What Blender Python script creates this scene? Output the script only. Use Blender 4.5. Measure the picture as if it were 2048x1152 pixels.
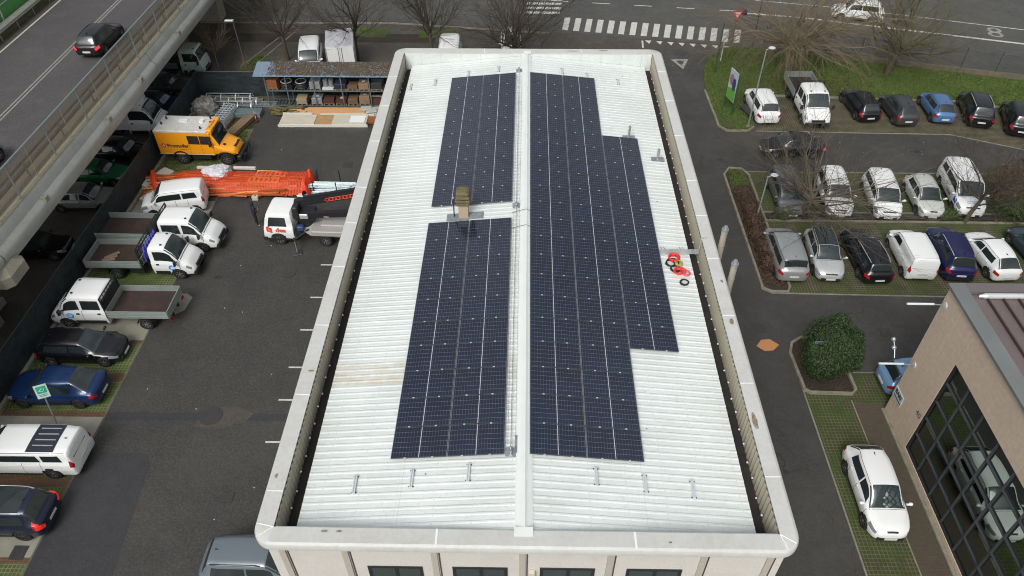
import bpy, math, random
from mathutils import Vector, Matrix
R_=math.radians
rnd=random.Random(7)
SC=bpy.context.scene
for o in list(bpy.data.objects): bpy.data.objects.remove(o)
COL=SC.collection
# ---------------- camera, world, sun, exposure ----------------
FPX,PITCH,ROLL,YAW=1492.4,.7497,-.0035,-.0206
CX,CY,CZ=-.0324,-12.9236,28.7495
def _axes():
    cp,sp,cy,sy=math.cos(PITCH),math.sin(PITCH),math.cos(YAW),math.sin(YAW)
    F=Vector((sy*cp,cy*cp,-sp));Rt=Vector((cy,-sy,0));U=Rt.cross(F)
    c,s=math.cos(ROLL),math.sin(ROLL)
    return F,Rt*c+U*s,U*c-Rt*s
FW,RT,UP=_axes()
cam=bpy.data.cameras.new('camera');camo=bpy.data.objects.new('camera',cam);COL.objects.link(camo)
M=Matrix.Identity(4)
for i in range(3): M[i][0]=RT[i];M[i][1]=UP[i];M[i][2]=-FW[i]
M[0][3],M[1][3],M[2][3]=CX,CY,CZ
camo.matrix_world=M;cam.sensor_width=36;cam.lens=FPX/2048*36;cam.clip_end=2000;cam.clip_start=.5
SC.camera=camo
W=bpy.data.worlds.new('World');SC.world=W;W.use_nodes=True
nt=W.node_tree;bg=nt.nodes['Background']
sky=nt.nodes.new('ShaderNodeTexSky');sky.sky_type='NISHITA';sky.sun_disc=False
sky.sun_elevation=R_(45);sky.sun_rotation=R_(200);sky.dust_density=4;sky.air_density=1
hs=nt.nodes.new('ShaderNodeHueSaturation');hs.inputs['Saturation'].default_value=.22
nt.links.new(sky.outputs[0],hs.inputs['Color']);wtc=nt.nodes.new('ShaderNodeTexCoord');wn=nt.nodes.new('ShaderNodeTexNoise');wn.inputs['Scale'].default_value=2.2;wn.inputs['Detail'].default_value=5;nt.links.new(wtc.outputs['Generated'],wn.inputs['Vector'])
wr=nt.nodes.new('ShaderNodeMapRange');wr.inputs[1].default_value=.36;wr.inputs[2].default_value=.66;wr.inputs[3].default_value=.55;wr.inputs[4].default_value=1.45;nt.links.new(wn.outputs[0],wr.inputs[0])
wm=nt.nodes.new('ShaderNodeMix');wm.data_type='RGBA';wm.blend_type='MULTIPLY';wm.inputs[0].default_value=1;nt.links.new(hs.outputs[0],wm.inputs[6]);nt.links.new(wr.outputs[0],wm.inputs[7]);# overcast sky: brighter overhead than at the horizon
wsep=nt.nodes.new('ShaderNodeSeparateXYZ');nt.links.new(wtc.outputs['Generated'],wsep.inputs[0])
wg=nt.nodes.new('ShaderNodeMapRange');wg.inputs[1].default_value=0;wg.inputs[2].default_value=.9;wg.inputs[3].default_value=.55;wg.inputs[4].default_value=1.65;nt.links.new(wsep.outputs[2],wg.inputs[0])
wm2=nt.nodes.new('ShaderNodeMix');wm2.data_type='RGBA';wm2.blend_type='MULTIPLY';wm2.inputs[0].default_value=1;nt.links.new(wm.outputs[2],wm2.inputs[6]);nt.links.new(wg.outputs[0],wm2.inputs[7]);nt.links.new(wm2.outputs[2],bg.inputs[0]);bg.inputs[1].default_value=.12
sl=bpy.data.lights.new('sun','SUN');sl.energy=1.5;sl.angle=R_(24);sl.color=(1,.97,.93)
so=bpy.data.objects.new('sun',sl);COL.objects.link(so)
so.rotation_euler=(R_(45),0,R_(-20));so.location=(0,0,60)
SC.view_settings.view_transform='Standard';SC.view_settings.look='None';SC.view_settings.gamma=1
SC.view_settings.exposure=-.12
SC.render.engine='CYCLES';SC.cycles.filter_width=1.05
# ---------------- materials ----------------
MATS={}
def mat(name,col,rough=.6,metal=0,noise=None,bump=None,coat=0,spec=.5,emit=None,alpha=None):
    if name in MATS: return MATS[name]
    m=bpy.data.materials.new(name);m.use_nodes=True;n=m.node_tree.nodes;l=m.node_tree.links
    b=n['Principled BSDF'];b.inputs['Base Color'].default_value=(*col,1);b.inputs['Roughness'].default_value=rough
    b.inputs['Metallic'].default_value=metal;b.inputs['Coat Weight'].default_value=coat;b.inputs['Coat Roughness'].default_value=.08
    b.inputs['Specular IOR Level'].default_value=spec
    if noise or bump: tc=n.new('ShaderNodeTexCoord')
    if noise:   # list of (scale, amount, tint, detail)
        src=None
        for k,(sc,amt,c2) in enumerate(noise):
            t=n.new('ShaderNodeTexNoise');t.inputs['Scale'].default_value=sc;t.inputs['Detail'].default_value=6;t.inputs['Roughness'].default_value=.65
            l.new(tc.outputs['Object'],t.inputs['Vector'])
            r=n.new('ShaderNodeMapRange');r.inputs[1].default_value=.38;r.inputs[2].default_value=.62;r.inputs[4].default_value=amt
            l.new(t.outputs[0],r.inputs[0])
            mx=n.new('ShaderNodeMix');mx.data_type='RGBA';l.new(r.outputs[0],mx.inputs[0])
            if src is None: mx.inputs[6].default_value=(*col,1)
            else: l.new(src,mx.inputs[6])
            mx.inputs[7].default_value=(*c2,1);src=mx.outputs[2]
        l.new(src,b.inputs['Base Color'])
    if bump:
        t=n.new('ShaderNodeTexNoise');t.inputs['Scale'].default_value=bump[0];t.inputs['Detail'].default_value=4;l.new(tc.outputs['Object'],t.inputs['Vector'])
        bp=n.new('ShaderNodeBump');bp.inputs['Strength'].default_value=bump[1];bp.inputs['Distance'].default_value=bump[2];l.new(t.outputs[0],bp.inputs['Height']);l.new(bp.outputs[0],b.inputs['Normal'])
    if emit: b.inputs['Emission Color'].default_value=(*emit[0],1);b.inputs['Emission Strength'].default_value=emit[1]
    MATS[name]=m;return m
class NB:   # tiny node helper
    def __init__(s,m): s.n=m.node_tree.nodes;s.l=m.node_tree.links;s.b=s.n['Principled BSDF'];s.tc=s.n.new('ShaderNodeTexCoord')
    def sep(s,out='Object'):
        q=s.n.new('ShaderNodeSeparateXYZ');s.l.new(s.tc.outputs[out],q.inputs[0]);return q.outputs
    def m(s,op,a,b=None,c=None):
        q=s.n.new('ShaderNodeMath');q.operation=op
        for i,v in enumerate((a,b,c)):
            if v is None: continue
            if isinstance(v,(int,float)): q.inputs[i].default_value=v
            else: s.l.new(v,q.inputs[i])
        return q.outputs[0]
    def mix(s,f,a,b):
        q=s.n.new('ShaderNodeMix');q.data_type='RGBA'
        for i,v in ((0,f),(6,a),(7,b)):
            if isinstance(v,(int,float)): q.inputs[i].default_value=v
            elif isinstance(v,tuple): q.inputs[i].default_value=(*v,1)
            else: s.l.new(v,q.inputs[i])
        return q.outputs[2]
    def noise(s,sc,d=5,lo=.4,hi=.6,ro=.6,vec=None):
        t=s.n.new('ShaderNodeTexNoise');t.inputs['Scale'].default_value=sc;t.inputs['Detail'].default_value=d;t.inputs['Roughness'].default_value=ro
        s.l.new(vec or s.tc.outputs['Object'],t.inputs['Vector'])
        r=s.n.new('ShaderNodeMapRange');r.inputs[1].default_value=lo;r.inputs[2].default_value=hi;s.l.new(t.outputs[0],r.inputs[0]);return r.outputs[0]
    def lines(s,c,pitch,w,off=0):   # 1 on a line of width w each pitch
        a=s.m('ADD',c,off);f=s.m('DIVIDE',a,pitch);fr=s.m('FRACT',f);d=s.m('ABSOLUTE',s.m('SUBTRACT',fr,.5));return s.m('GREATER_THAN',d,.5-w/pitch/2)
def new(name,rough=.6):
    m=mat(name,(.5,.5,.5),rough);return m,NB(m)
def asphalt(name,c1,c2,speck,cracks=0,wet=.5,rough=.75):
    wet*=.55
    m,s=new(name,rough)
    big=s.noise(.22,5,.38,.62);mid=s.noise(2.2,5,.35,.65);fine=s.noise(9,6,.46,.62,.85);blot=s.noise(.7,6,.52,.66)
    c=s.mix(big,c1,c2);c=s.mix(s.m('MULTIPLY',mid,.35),c,tuple(v*.62 for v in c1));c=s.mix(s.m('MULTIPLY',blot,.35),c,tuple(v*1.25 for v in c2));c=s.mix(s.m('MULTIPLY',fine,.5),c,speck)
    if cracks:
        vv=s.n.new('ShaderNodeTexVoronoi');vv.feature='DISTANCE_TO_EDGE';vv.inputs['Scale'].default_value=.75
        wn=s.n.new('ShaderNodeTexNoise');wn.inputs['Scale'].default_value=1.3;wn.inputs['Detail'].default_value=6
        ad=s.n.new('ShaderNodeVectorMath');ad.operation='MULTIPLY_ADD';s.l.new(s.tc.outputs['Object'],wn.inputs['Vector']);s.l.new(wn.outputs[1],ad.inputs[0]);ad.inputs[1].default_value=(1.3,1.3,0);s.l.new(s.tc.outputs['Object'],ad.inputs[2]);s.l.new(ad.outputs[0],vv.inputs['Vector'])
        cr=s.m('LESS_THAN',vv.outputs['Distance'],.011);mask=s.noise(.2,2,.46,.56)
        c=s.mix(s.m('MULTIPLY',s.m('MULTIPLY',cr,mask),cracks),c,(.012,.011,.01))
    s.l.new(c,s.b.inputs['Base Color'])
    w=s.noise(.35,4,.45,.6);rg=s.m('SUBTRACT',rough,s.m('MULTIPLY',w,wet));s.l.new(rg,s.b.inputs['Roughness'])
    bp=s.n.new('ShaderNodeBump');bp.inputs['Strength'].default_value=.25;bp.inputs['Distance'].default_value=.01;s.l.new(fine,bp.inputs['Height']);s.l.new(bp.outputs[0],s.b.inputs['Normal'])
    return m
M_yard=asphalt('yard_asphalt',(.032,.032,.030),(.048,.047,.042),(.115,.108,.094),0,.55,.72)
M_patch=asphalt('patch_asphalt',(.030,.031,.034),(.036,.037,.040),(.06,.06,.06),0,.1,.7)
M_road=asphalt('side_road_asphalt',(.042,.040,.037),(.058,.055,.050),(.085,.08,.072),.6,.5,.66)
M_main=asphalt('main_road_asphalt',(.066,.067,.061),(.082,.081,.074),(.10,.10,.09),.5,.3,.7)
M_deck=asphalt('viaduct_asphalt',(.060,.056,.058),(.074,.068,.068),(.15,.14,.14),0,.15,.7)
M_back=asphalt('back_lot_asphalt',(.052,.047,.038),(.078,.069,.055),(.11,.095,.075),.3,.35,.7)
M_under=asphalt('lower_road_asphalt',(.07,.064,.055),(.10,.09,.078),(.15,.135,.11),.5,.2,.75)
def gridpaver(name,green,dirt,lat,pitch=.13,w=.045):
    m,s=new(name,.85);x,y,z=s.sep()
    a=s.lines(x,pitch,w);b=s.lines(y,pitch,w);g=s.m('MAXIMUM',a,b)
    n1=s.noise(.9,5,.42,.6);n2=s.noise(9,4,.4,.62);c=s.mix(n1,green,dirt);c=s.mix(s.m('MULTIPLY',n2,.5),c,tuple(v*.5 for v in green))
    wear=s.noise(1.4,5,.36,.56);c=s.mix(s.m('MULTIPLY',g,s.m('MULTIPLY_ADD',wear,.65,.2)),c,lat);s.l.new(c,s.b.inputs['Base Color']);return m
M_grid=gridpaver('grass_grid_paving',(.060,.110,.014),(.085,.085,.03),(.19,.19,.10),.17,.045)
M_gridR=gridpaver('mossy_grid_paving',(.038,.066,.010),(.050,.045,.020),(.11,.115,.05),.17,.042)
M_gridD=gridpaver('brown_grid_paving',(.050,.050,.022),(.045,.035,.022),(.15,.135,.085),.17,.05)
def brickp(name,c1,c2):
    m,s=new(name,.8);t=s.n.new('ShaderNodeTexBrick');t.inputs['Scale'].default_value=1;t.inputs['Brick Width'].default_value=.22;t.inputs['Row Height'].default_value=.11;t.inputs['Mortar Size'].default_value=.012
    t.inputs['Color1'].default_value=(*c1,1);t.inputs['Color2'].default_value=(*c2,1);t.inputs['Mortar'].default_value=(.05,.05,.035,1);s.l.new(s.tc.outputs['Object'],t.inputs['Vector'])
    s.l.new(s.mix(s.m('MULTIPLY',s.noise(1.1,4),.45),t.outputs[0],(.06,.065,.03)),s.b.inputs['Base Color']);return m
M_red=brickp('red_block_paving',(.19,.075,.04),(.13,.055,.035));M_brown=brickp('brown_block_paving',(.095,.062,.045),(.07,.05,.04))
def grassm(name,a,b,d):
    m,s=new(name,.9);c=s.mix(s.noise(.5,5,.4,.6),a,b);c=s.mix(s.noise(.35,6,.55,.66),c,d);c=s.mix(s.m('MULTIPLY',s.noise(14,4,.4,.6),.6),c,tuple(v*.35 for v in a));s.l.new(c,s.b.inputs['Base Color'])
    bp=s.n.new('ShaderNodeBump');bp.inputs['Strength'].default_value=.8;bp.inputs['Distance'].default_value=.06;s.l.new(s.noise(12,4),bp.inputs['Height']);s.l.new(bp.outputs[0],s.b.inputs['Normal']);return m
M_grass=grassm('lawn',(.070,.145,.014),(.12,.17,.028),(.10,.08,.035))
M_soil=grassm('leaf_litter_soil',(.055,.04,.028),(.08,.055,.035),(.05,.06,.02))
M_conc=mat('concrete',(.27,.26,.21),.8,noise=[(.9,.6,(.19,.19,.13)),(14,.3,(.33,.32,.28))])
M_kerb=mat('kerb_stone',(.25,.23,.18),.8,noise=[(2,.7,(.13,.13,.08))])
M_paint=mat('road_paint',(.62,.62,.57),.7,noise=[(5,.45,(.25,.25,.22)),(1.2,.35,(.35,.35,.31))])
M_paint2=mat('worn_road_paint',(.36,.36,.31),.7,noise=[(4,.8,(.13,.13,.12))])
M_white=mat('white_car_paint',(.78,.80,.79),.35,coat=.25)
M_black=mat('black_plastic',(.018,.018,.02),.5);M_rubber=mat('tyre_rubber',(.016,.016,.017),.75)
M_glass=mat('car_glass',(.020,.028,.030),.06,spec=.8,coat=.3);M_glassL=mat('windscreen_glass',(.022,.034,.036),.05,spec=.8,coat=.3)
M_alu=mat('aluminium',(.55,.58,.58),.4,.5,noise=[(3,.3,(.4,.42,.42))]);M_rim=mat('alloy_rim',(.42,.42,.43),.35,.8);M_rimd=mat('dark_rim',(.12,.12,.13),.4,.6)
M_lamp=mat('headlight_glass',(.20,.225,.24),.10,spec=.9);M_tail=mat('tail_light_red',(.33,.012,.015),.2);M_plate=mat('plate_white',(.6,.6,.6),.5)
M_tailon=mat('lit_tail_light',(.6,.02,.03),.3,emit=((1,.03,.05),1.2))
M_steel=mat('galvanised_steel',(.42,.46,.48),.45,.6,noise=[(6,.5,(.3,.33,.35))]);M_dsteel=mat('dark_steel',(.06,.065,.07),.5,.3)
M_bark=mat('bark',(.085,.068,.048),.9,noise=[(5,.7,(.05,.045,.03))]);M_barkd=mat('dark_bark',(.042,.034,.026),.9,noise=[(5,.7,(.075,.062,.046))])
M_twig=mat('pale_twigs',(.17,.135,.085),.9);M_twigd=mat('grey_twigs',(.10,.085,.062),.9)
# ---------------- mesh helpers ----------------
class MB:
    def __init__(s): s.v=[];s.f=[];s.mi=[];s.T=None
    def add(s,vs,fs,mi=0):
        b=len(s.v);T=s.T
        s.v+= [tuple(T@Vector(p)) for p in vs] if T else [tuple(p) for p in vs]
        s.f+=[tuple(b+i for i in f) for f in fs];s.mi+=[mi]*len(fs);return s
    def box(s,x0,x1,y0,y1,z0,z1,mi=0,top=1):
        vs=[(x0,y0,z0),(x1,y0,z0),(x1,y1,z0),(x0,y1,z0)];cx,cy=(x0+x1)/2,(y0+y1)/2
        vs+=[(cx+(x-cx)*top,cy+(y-cy)*top,z1) for x,y,_ in vs]
        return s.add(vs,[(0,3,2,1),(4,5,6,7),(0,1,5,4),(1,2,6,5),(2,3,7,6),(3,0,4,7)],mi)
    def bevbox(s,x0,x1,y0,y1,z0,z1,b=.03,mi=0):
        ring=lambda z,k:[(x0+k+b,y0+k,z),(x1-k-b,y0+k,z),(x1-k,y0+k+b,z),(x1-k,y1-k-b,z),(x1-k-b,y1-k,z),(x0+k+b,y1-k,z),(x0+k,y1-k-b,z),(x0+k,y0+k+b,z)]
        vs=ring(z0,0)+ring(z1-b,0)+ring(z1,b);fs=[tuple(range(7,-1,-1)),tuple(range(16,24))]
        for r in (0,8):
            for i in range(8): j=(i+1)%8;fs.append((r+i,r+j,r+8+j,r+8+i))
        return s.add(vs,fs,mi)
    def prism(s,poly,z0,z1,mi=0):
        n=len(poly);return s.add([(x,y,z0) for x,y in poly]+[(x,y,z1) for x,y in poly],[tuple(range(n-1,-1,-1)),tuple(range(n,2*n))]+[(i,(i+1)%n,n+(i+1)%n,n+i) for i in range(n)],mi)
    def quad(s,a,b,c,d,mi=0): return s.add([a,b,c,d],[(0,1,2,3)],mi)
    def tube(s,pts,r,n=6,mi=0,cap=True):
        pts=[Vector(p) for p in pts];m=len(pts);rs=r if isinstance(r,(list,tuple)) else [r]*m
        vs=[];up=None
        for i,p in enumerate(pts):
            t=(pts[min(i+1,m-1)]-pts[max(i-1,0)]);t=t.normalized() if t.length>1e-9 else Vector((0,0,1))
            if up is None: up=Vector((0,0,1)) if abs(t.z)<.9 else Vector((1,0,0))
            a=t.cross(up)
            if a.length<1e-4: a=t.orthogonal()
            a.normalize();b=a.cross(t);up=b
            for k in range(n):
                w=2*math.pi*k/n;vs.append(p+(a*math.cos(w)+b*math.sin(w))*rs[i])
        fs=[]
        for i in range(m-1):
            for k in range(n): k2=(k+1)%n;fs.append((i*n+k,i*n+k2,(i+1)*n+k2,(i+1)*n+k))
        if cap and n>2: fs+=[tuple(range(n-1,-1,-1)),tuple((m-1)*n+k for k in range(n))]
        return s.add(vs,fs,mi)
    def cyl(s,c,r,h,n=16,axis='z',mi=0,r2=None):
        c=Vector(c);d={'x':Vector((1,0,0)),'y':Vector((0,1,0)),'z':Vector((0,0,1))}[axis]
        return s.tube([c,c+d*h],[r,r if r2 is None else r2],n,mi)
    def torus(s,c,R,r,n=24,k=6,mi=0,sx=1,sy=1,tilt=0):
        pts=[Vector((c[0]+R*sx*math.cos(2*math.pi*i/n),c[1]+R*sy*math.sin(2*math.pi*i/n),c[2]+tilt*math.cos(2*math.pi*i/n))) for i in range(n+1)]
        return s.tube(pts,r,k,mi,False)
    def sphere(s,c,r,n=12,m=8,mi=0,sc=(1,1,1)):
        vs=[];fs=[]
        for j in range(m+1):
            a=math.pi*j/m
            for i in range(n):
                b=2*math.pi*i/n;vs.append((c[0]+r*sc[0]*math.sin(a)*math.cos(b),c[1]+r*sc[1]*math.sin(a)*math.sin(b),c[2]+r*sc[2]*math.cos(a)))
        for j in range(m):
            for i in range(n): fs.append((j*n+i,(j+1)*n+i,(j+1)*n+(i+1)%n,j*n+(i+1)%n))
        return s.add(vs,fs,mi)
    def build(s,name,mats,parent=None,smooth=False,label=None):
        me=bpy.data.meshes.new(name);me.from_pydata(s.v,[],s.f)
        if not isinstance(mats,(list,tuple)): mats=[mats]
        for m in mats: me.materials.append(m)
        if any(s.mi): me.polygons.foreach_set('material_index',s.mi)
        me.validate();
        if smooth: me.shade_smooth() if smooth is True else smo(me,smooth)
        o=bpy.data.objects.new(name,me);COL.objects.link(o)
        if parent: o.parent=parent
        if label: o['label']=label
        return o
def smo(me,ang):
    me.shade_smooth()
    try: me.set_sharp_from_angle(angle=R_(ang))
    except Exception: pass
def tag(o,label=None,cat=None,group=None,kind=None):
    if label:o['label']=label
    if cat:o['category']=cat
    if group:o['group']=group
    if kind:o['kind']=kind
    return o
def thing(name,label,cat,loc=(0,0,0),rz=0,group=None):
    o=bpy.data.objects.new(name,None);COL.objects.link(o);o.location=loc;o.rotation_euler=(0,0,rz);o.empty_display_size=.3
    return tag(o,label,cat,group)
def struct(name,mb,m,smooth=False): return tag(mb.build(name,m,None,smooth),kind='structure')
def sheet(name,poly,z,m,kind='structure'):
    b=MB();b.add([(x,y,z) for x,y in poly],[tuple(range(len(poly)))]);o=b.build(name,m);o['kind']=kind;return o
def rect(x0,x1,y0,y1): return [(x0,y0),(x1,y0),(x1,y1),(x0,y1)]
def copyt(o,loc,rz=None,label=None):
    c=o.copy();COL.objects.link(c);c.location=loc
    if rz is not None:c.rotation_euler[2]=rz
    if label:c['label']=label
    for ch in o.children:
        d=ch.copy();COL.objects.link(d);d.parent=c
        for g in ch.children: e=g.copy();COL.objects.link(e);e.parent=d
    return c
def text(s,size,Mx,m,parent=None,name='lettering',ext=.004,bold=0):
    cu=bpy.data.curves.new('t','FONT');cu.body=s;cu.size=size;cu.extrude=ext;cu.align_x='CENTER';cu.align_y='CENTER';cu.offset=bold;cu.resolution_u=2
    t=bpy.data.objects.new('t',cu);COL.objects.link(t);bpy.context.view_layer.update()
    me=bpy.data.meshes.new_from_object(t);bpy.data.objects.remove(t);me.transform(Mx);me.materials.clear();me.materials.append(m)
    o=bpy.data.objects.new(name,me);COL.objects.link(o)
    if parent:o.parent=parent
    return o
def frame(o,xd,yd):   # matrix with origin o, text x along xd, up along yd
    xd=Vector(xd).normalized();yd=Vector(yd).normalized();z=xd.cross(yd).normalized();yd=z.cross(xd);m=Matrix.Identity(4)
    for i in range(3): m[i][0]=xd[i];m[i][1]=yd[i];m[i][2]=z[i];m[i][3]=o[i]
    return m
# ================= GROUND =================
Z1,Z2,Z3,Z4=.004,.008,.012,.016
sheet('ground',rect(-260,260,-140,260),0,M_back)
sheet('yard',[(-20,-14),(8,-14),(8,38.6),(-25.2,38.6),(-25.2,-14)],Z1,M_yard)
sheet('lower_road',rect(-60,-25.35,-14,45.4),Z1,M_under)
sheet('side_road',[(7.9,-14),(60,-14),(60,17.55),(60,46.5),(16.6,46.6),(14,48.2),(8.2,48.2),(7.9,40)],Z2,M_road)
sheet('main_road',[(-90,53.6),(-12,53.6),(2.5,51.6),(18.5,48.9),(25.1,47.4),(40.2,43.3),(90,29),(130,60),(130,120),(-90,120)],Z3,M_main)
sheet('asphalt_patch',[(-20,-8),(-16.4,-8),(-16.35,.8),(-16.8,6.1),(-17.2,6.6),(-19.6,6.6),(-20,5.9)],Z2,M_patch)
sheet('asphalt_strip',[(-20,8.45),(-7.5,8.5),(-7.5,8.95),(-20,8.9)],Z2+.001,M_patch)
sheet('asphalt_repair',[(-15.6,8.1),(-14.2,8.0),(-13.2,8.35),(-12.9,8.9),(-13.6,9.3),(-15.2,9.25)],Z3,M_back)
M_dirt=mat('sandy_dirt',(.12,.105,.075),.9,noise=[(1.3,.8,(.06,.055,.045))])
0 and sheet('tyre_dirt',[(-12.6,1),(-11.9,1),(-11.6,5),(-12.2,9),(-12.7,5)],Z2+.001,M_dirt)
# left parking bays  x -25..-20
def kerb(name,pts,w=.14,h=.12,m=None,z=0):
    b=MB();n=len(pts)
    P=[Vector((x,y,0)) for x,y in pts];vs=[]
    for i,p in enumerate(P):
        t=(P[min(i+1,n-1)]-P[max(i-1,0)]).normalized();q=Vector((-t.y,t.x,0))*w/2
        vs+=[p-q+Vector((0,0,z)),p+q+Vector((0,0,z)),p+q*.85+Vector((0,0,z+h)),p-q*.85+Vector((0,0,z+h))]
    fs=[]
    for i in range(n-1):
        a=i*4;c=a+4
        for k in range(4): fs.append((a+k,a+(k+1)%4,c+(k+1)%4,c+k))
    fs+=[(0,1,2,3),(n*4-1,n*4-2,n*4-3,n*4-4)]
    b.add(vs,fs);return struct(name,b,m or M_kerb)
strips=[(-8,-.4,M_grid),(-.4,0,M_red),(0,1.25,M_grid),(1.25,1.5,M_red),(1.5,2.7,M_conc),(2.7,4.75,M_grid),(4.75,5.3,M_red),(5.3,7.45,M_grid),(7.45,8.6,M_conc),(8.6,8.9,M_red),
 (8.9,10.8,M_grid),(10.8,11.3,M_red),(11.3,13.3,M_grid),(13.3,13.6,M_red),(13.6,15.2,M_conc),(15.2,17.2,M_gridD),(17.2,19.8,M_grid),(19.8,20.2,M_red),(20.2,22.4,M_grid),(22.4,22.8,M_red),(22.8,24.6,M_grid),(24.6,25.9,M_conc),(25.9,28.9,M_gridD),(28.9,31.4,M_grid),(31.4,33.2,M_gridD),(33.2,34.8,M_grid),(34.8,38.5,M_soil)]
nm={id(M_grid):'grass_grid_bay',id(M_gridD):'brown_grid_bay',id(M_red):'red_block_strip',id(M_conc):'concrete_strip',id(M_soil):'soil_strip'}
for a,b_,m in strips: sheet(nm[id(m)],rect(-25.1,-20,a,b_),Z2,m)
sheet('concrete_apron',[(-20,15.2),(-19.2,15.3),(-18.6,15.9),(-18.5,16.9),(-18.9,17.2),(-20,17.2)],Z2,M_conc)
kerb('fence_kerb',[(-25.12,-10),(-25.12,38.6)],.26,.18)
kerb('bay_kerb',[(-19.97,-10),(-19.97,34.8)],.10,.02,mat('dark_kerb',(.12,.12,.09),.8,noise=[(2,.6,(.06,.06,.05))]))
kerb('back_fence_kerb',[(-25.2,38.9),(-20.3,38.9)],.2,.2)
gr=MB()
for k,y in enumerate((17.0,14.49,11.86,9.77,19.76,22.3,7.3)): sheet('bay_marking',rect(-11.9,-11.05,y-.05,y+.05),Z2+.002,M_paint)
# right side : bays by the beige building
sheet('mossy_grid_bay',rect(13.85,15.95,-10,11.9),Z3,M_gridR);sheet('mossy_grid_bay',rect(16.0,17.3,10.0,12.0),Z3,M_gridR);sheet('mossy_grid_bay',rect(17.3,30,10.0,12.0),Z3,M_gridR)
sheet('brown_block_path',rect(16.0,17.35,-10,10.0),Z3,M_brown)
kerb('pale_bay_kerb',[(13.8,-10),(13.8,11.95),(24,12.05)],.09,.02);kerb('thin_bay_kerb',[(15.97,-10),(15.97,10.2)],.07,.02);kerb('wall_kerb',[(17.3,-10),(17.3,9.7)],.16,.06)
isl=[(13.85,10.8),(14.1,10.6),(16.1,10.55),(16.35,10.8),(16.3,13.6),(15.9,14.1),(14.6,14.3),(14.0,13.9),(13.75,13.2)]
sheet('bush_island_soil',isl,.03,M_soil);kerb('bush_island_kerb',isl+[isl[0]],.16,.14)
# car park
sheet('grid_bays',[(15.1,17.75),(60,17.45),(60,24),(15.1,24.3)],Z4,M_gridR)
for x0 in (16.15,18.7,21.2,23.6,25.8,28.2): sheet('brown_grid_bay',rect(x0,x0+.55,17.9,24.2),Z4+.004,M_gridD)
sheet('grid_bays',[(15.0,25.2),(60,24.9),(60,29.7),(15.0,29.8)],Z4,M_gridR)
sheet('grid_bays',[(17.0,35.05),(30.7,34.75),(35,32.9),(60,22),(60,33),(38,37.6),(34,39.3),(17.0,40.2)],Z4,M_gridD)
kerb('bay_front_kerb',[(13.9,17.75),(23,17.6),(60,17.4)],.1,.03);kerb('bay_front_kerb',[(15,29.75),(60,29.6)],.1,.03);kerb('bay_front_kerb',[(16.8,35.0),(30.7,34.7),(35,32.8),(60,21.8)],.1,.03)
sheet('planted_strip',[(15.0,24.35),(60,24.05),(60,25.15),(15.0,25.2)],.03,M_soil)
for y in (24.35,25.2): kerb('divider_kerb',[(15,y),(60,y-.2)],.14,.1)
b=MB()
for y in (24.55,24.75,24.95): b.box(15.2,60,y-.05,y+.05,.1,.16)
struct('timber_edging',b,mat('dark_timber',(.05,.045,.042),.6))
isl2=[(13.45,18.1),(13.9,17.8),(14.8,17.8),(15.0,18.2),(15.05,29.3),(14.7,30.0),(13.9,30.1),(13.4,29.3)]
sheet('hedge_island_soil',isl2,.05,M_soil);kerb('hedge_island_kerb',isl2+[isl2[0]],.16,.14)
lawn=[(14.2,35.6),(14.7,34.95),(16.2,34.95),(16.75,35.5),(16.9,37),(17.1,40.3),(34.2,39.4),(38,37.7),(60,32.4),(60,37.3),(40.2,42.9),(25.1,46.9),(18.9,48.7),(17.2,48.6),(15.6,47.0),(14.6,44.7),(14.1,41)]
sheet('lawn',lawn,.05,M_grass);kerb('lawn_kerb',lawn[16:]+lawn[:4],.16,.13);kerb('lawn_kerb',lawn[4:9],.14,.13)
# grass blades over the lawn : uncountable stuff
def inpoly(x,y,P):
    c=False;j=len(P)-1
    for i in range(len(P)):
        if (P[i][1]>y)!=(P[j][1]>y) and x<(P[j][0]-P[i][0])*(y-P[i][1])/(P[j][1]-P[i][1])+P[i][0]: c=not c
        j=i
    return c
def tufts(name,P,n,h,mats,z=.05,w=.03):
    b=MB();xs=[p[0] for p in P];ys=[p[1] for p in P];k=0;v=[];f=[];mi=[]
    while k<n:
        x=rnd.uniform(min(xs),max(xs));y=rnd.uniform(min(ys),max(ys))
        if not inpoly(x,y,P): continue
        k+=1;a=rnd.uniform(0,6.28);hh=h*rnd.uniform(.4,1.2);dx,dy=math.cos(a)*w*rnd.uniform(.6,1.6),math.sin(a)*w;lx,ly=rnd.uniform(-h,h)*.6,rnd.uniform(-h,h)*.6
        q=len(v);v+=[(x-dx,y-dy,z),(x+dx,y+dy,z),(x+lx,y+ly,z+hh)];f.append((q,q+1,q+2));mi.append(rnd.randrange(len(mats)))
    b.v,b.f,b.mi=v,f,mi;return tag(b.build(name,mats),kind='stuff')
MG=[mat('blade_dark',(.030,.070,.010),.8),mat('blade_mid',(.095,.18,.022),.8),mat('blade_dry',(.13,.125,.04),.85)]
tufts('grass',[p for p in lawn if p[0]<45]+[],38000,.10,MG)
ML=[mat('leaf_brown',(.12,.06,.028),.8),mat('leaf_pale',(.20,.13,.07),.8),mat('leaf_dark',(.05,.035,.022),.8)]
tufts('fallen_leaves',[(15,24.3),(36,24.1),(36,25.2),(15,25.2)],2200,.04,ML,.035,.05)
tufts('fallen_leaves',[(17.5,40.2),(26,39.9),(26,43.5),(18,44)],3500,.05,ML,.06,.05)
wv=[(-25,-8),(-24.3,-8),(-24.2,38),(-25,38)]
tufts('weeds',[(-25,8.9),(-23.7,8.9),(-23.7,13.3),(-25,13.3)],1300,.12,MG,.01);tufts('weeds',[(-25,33),(-20.2,33),(-20.2,38.5),(-25,38.5)],2600,.13,MG,.01)
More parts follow.
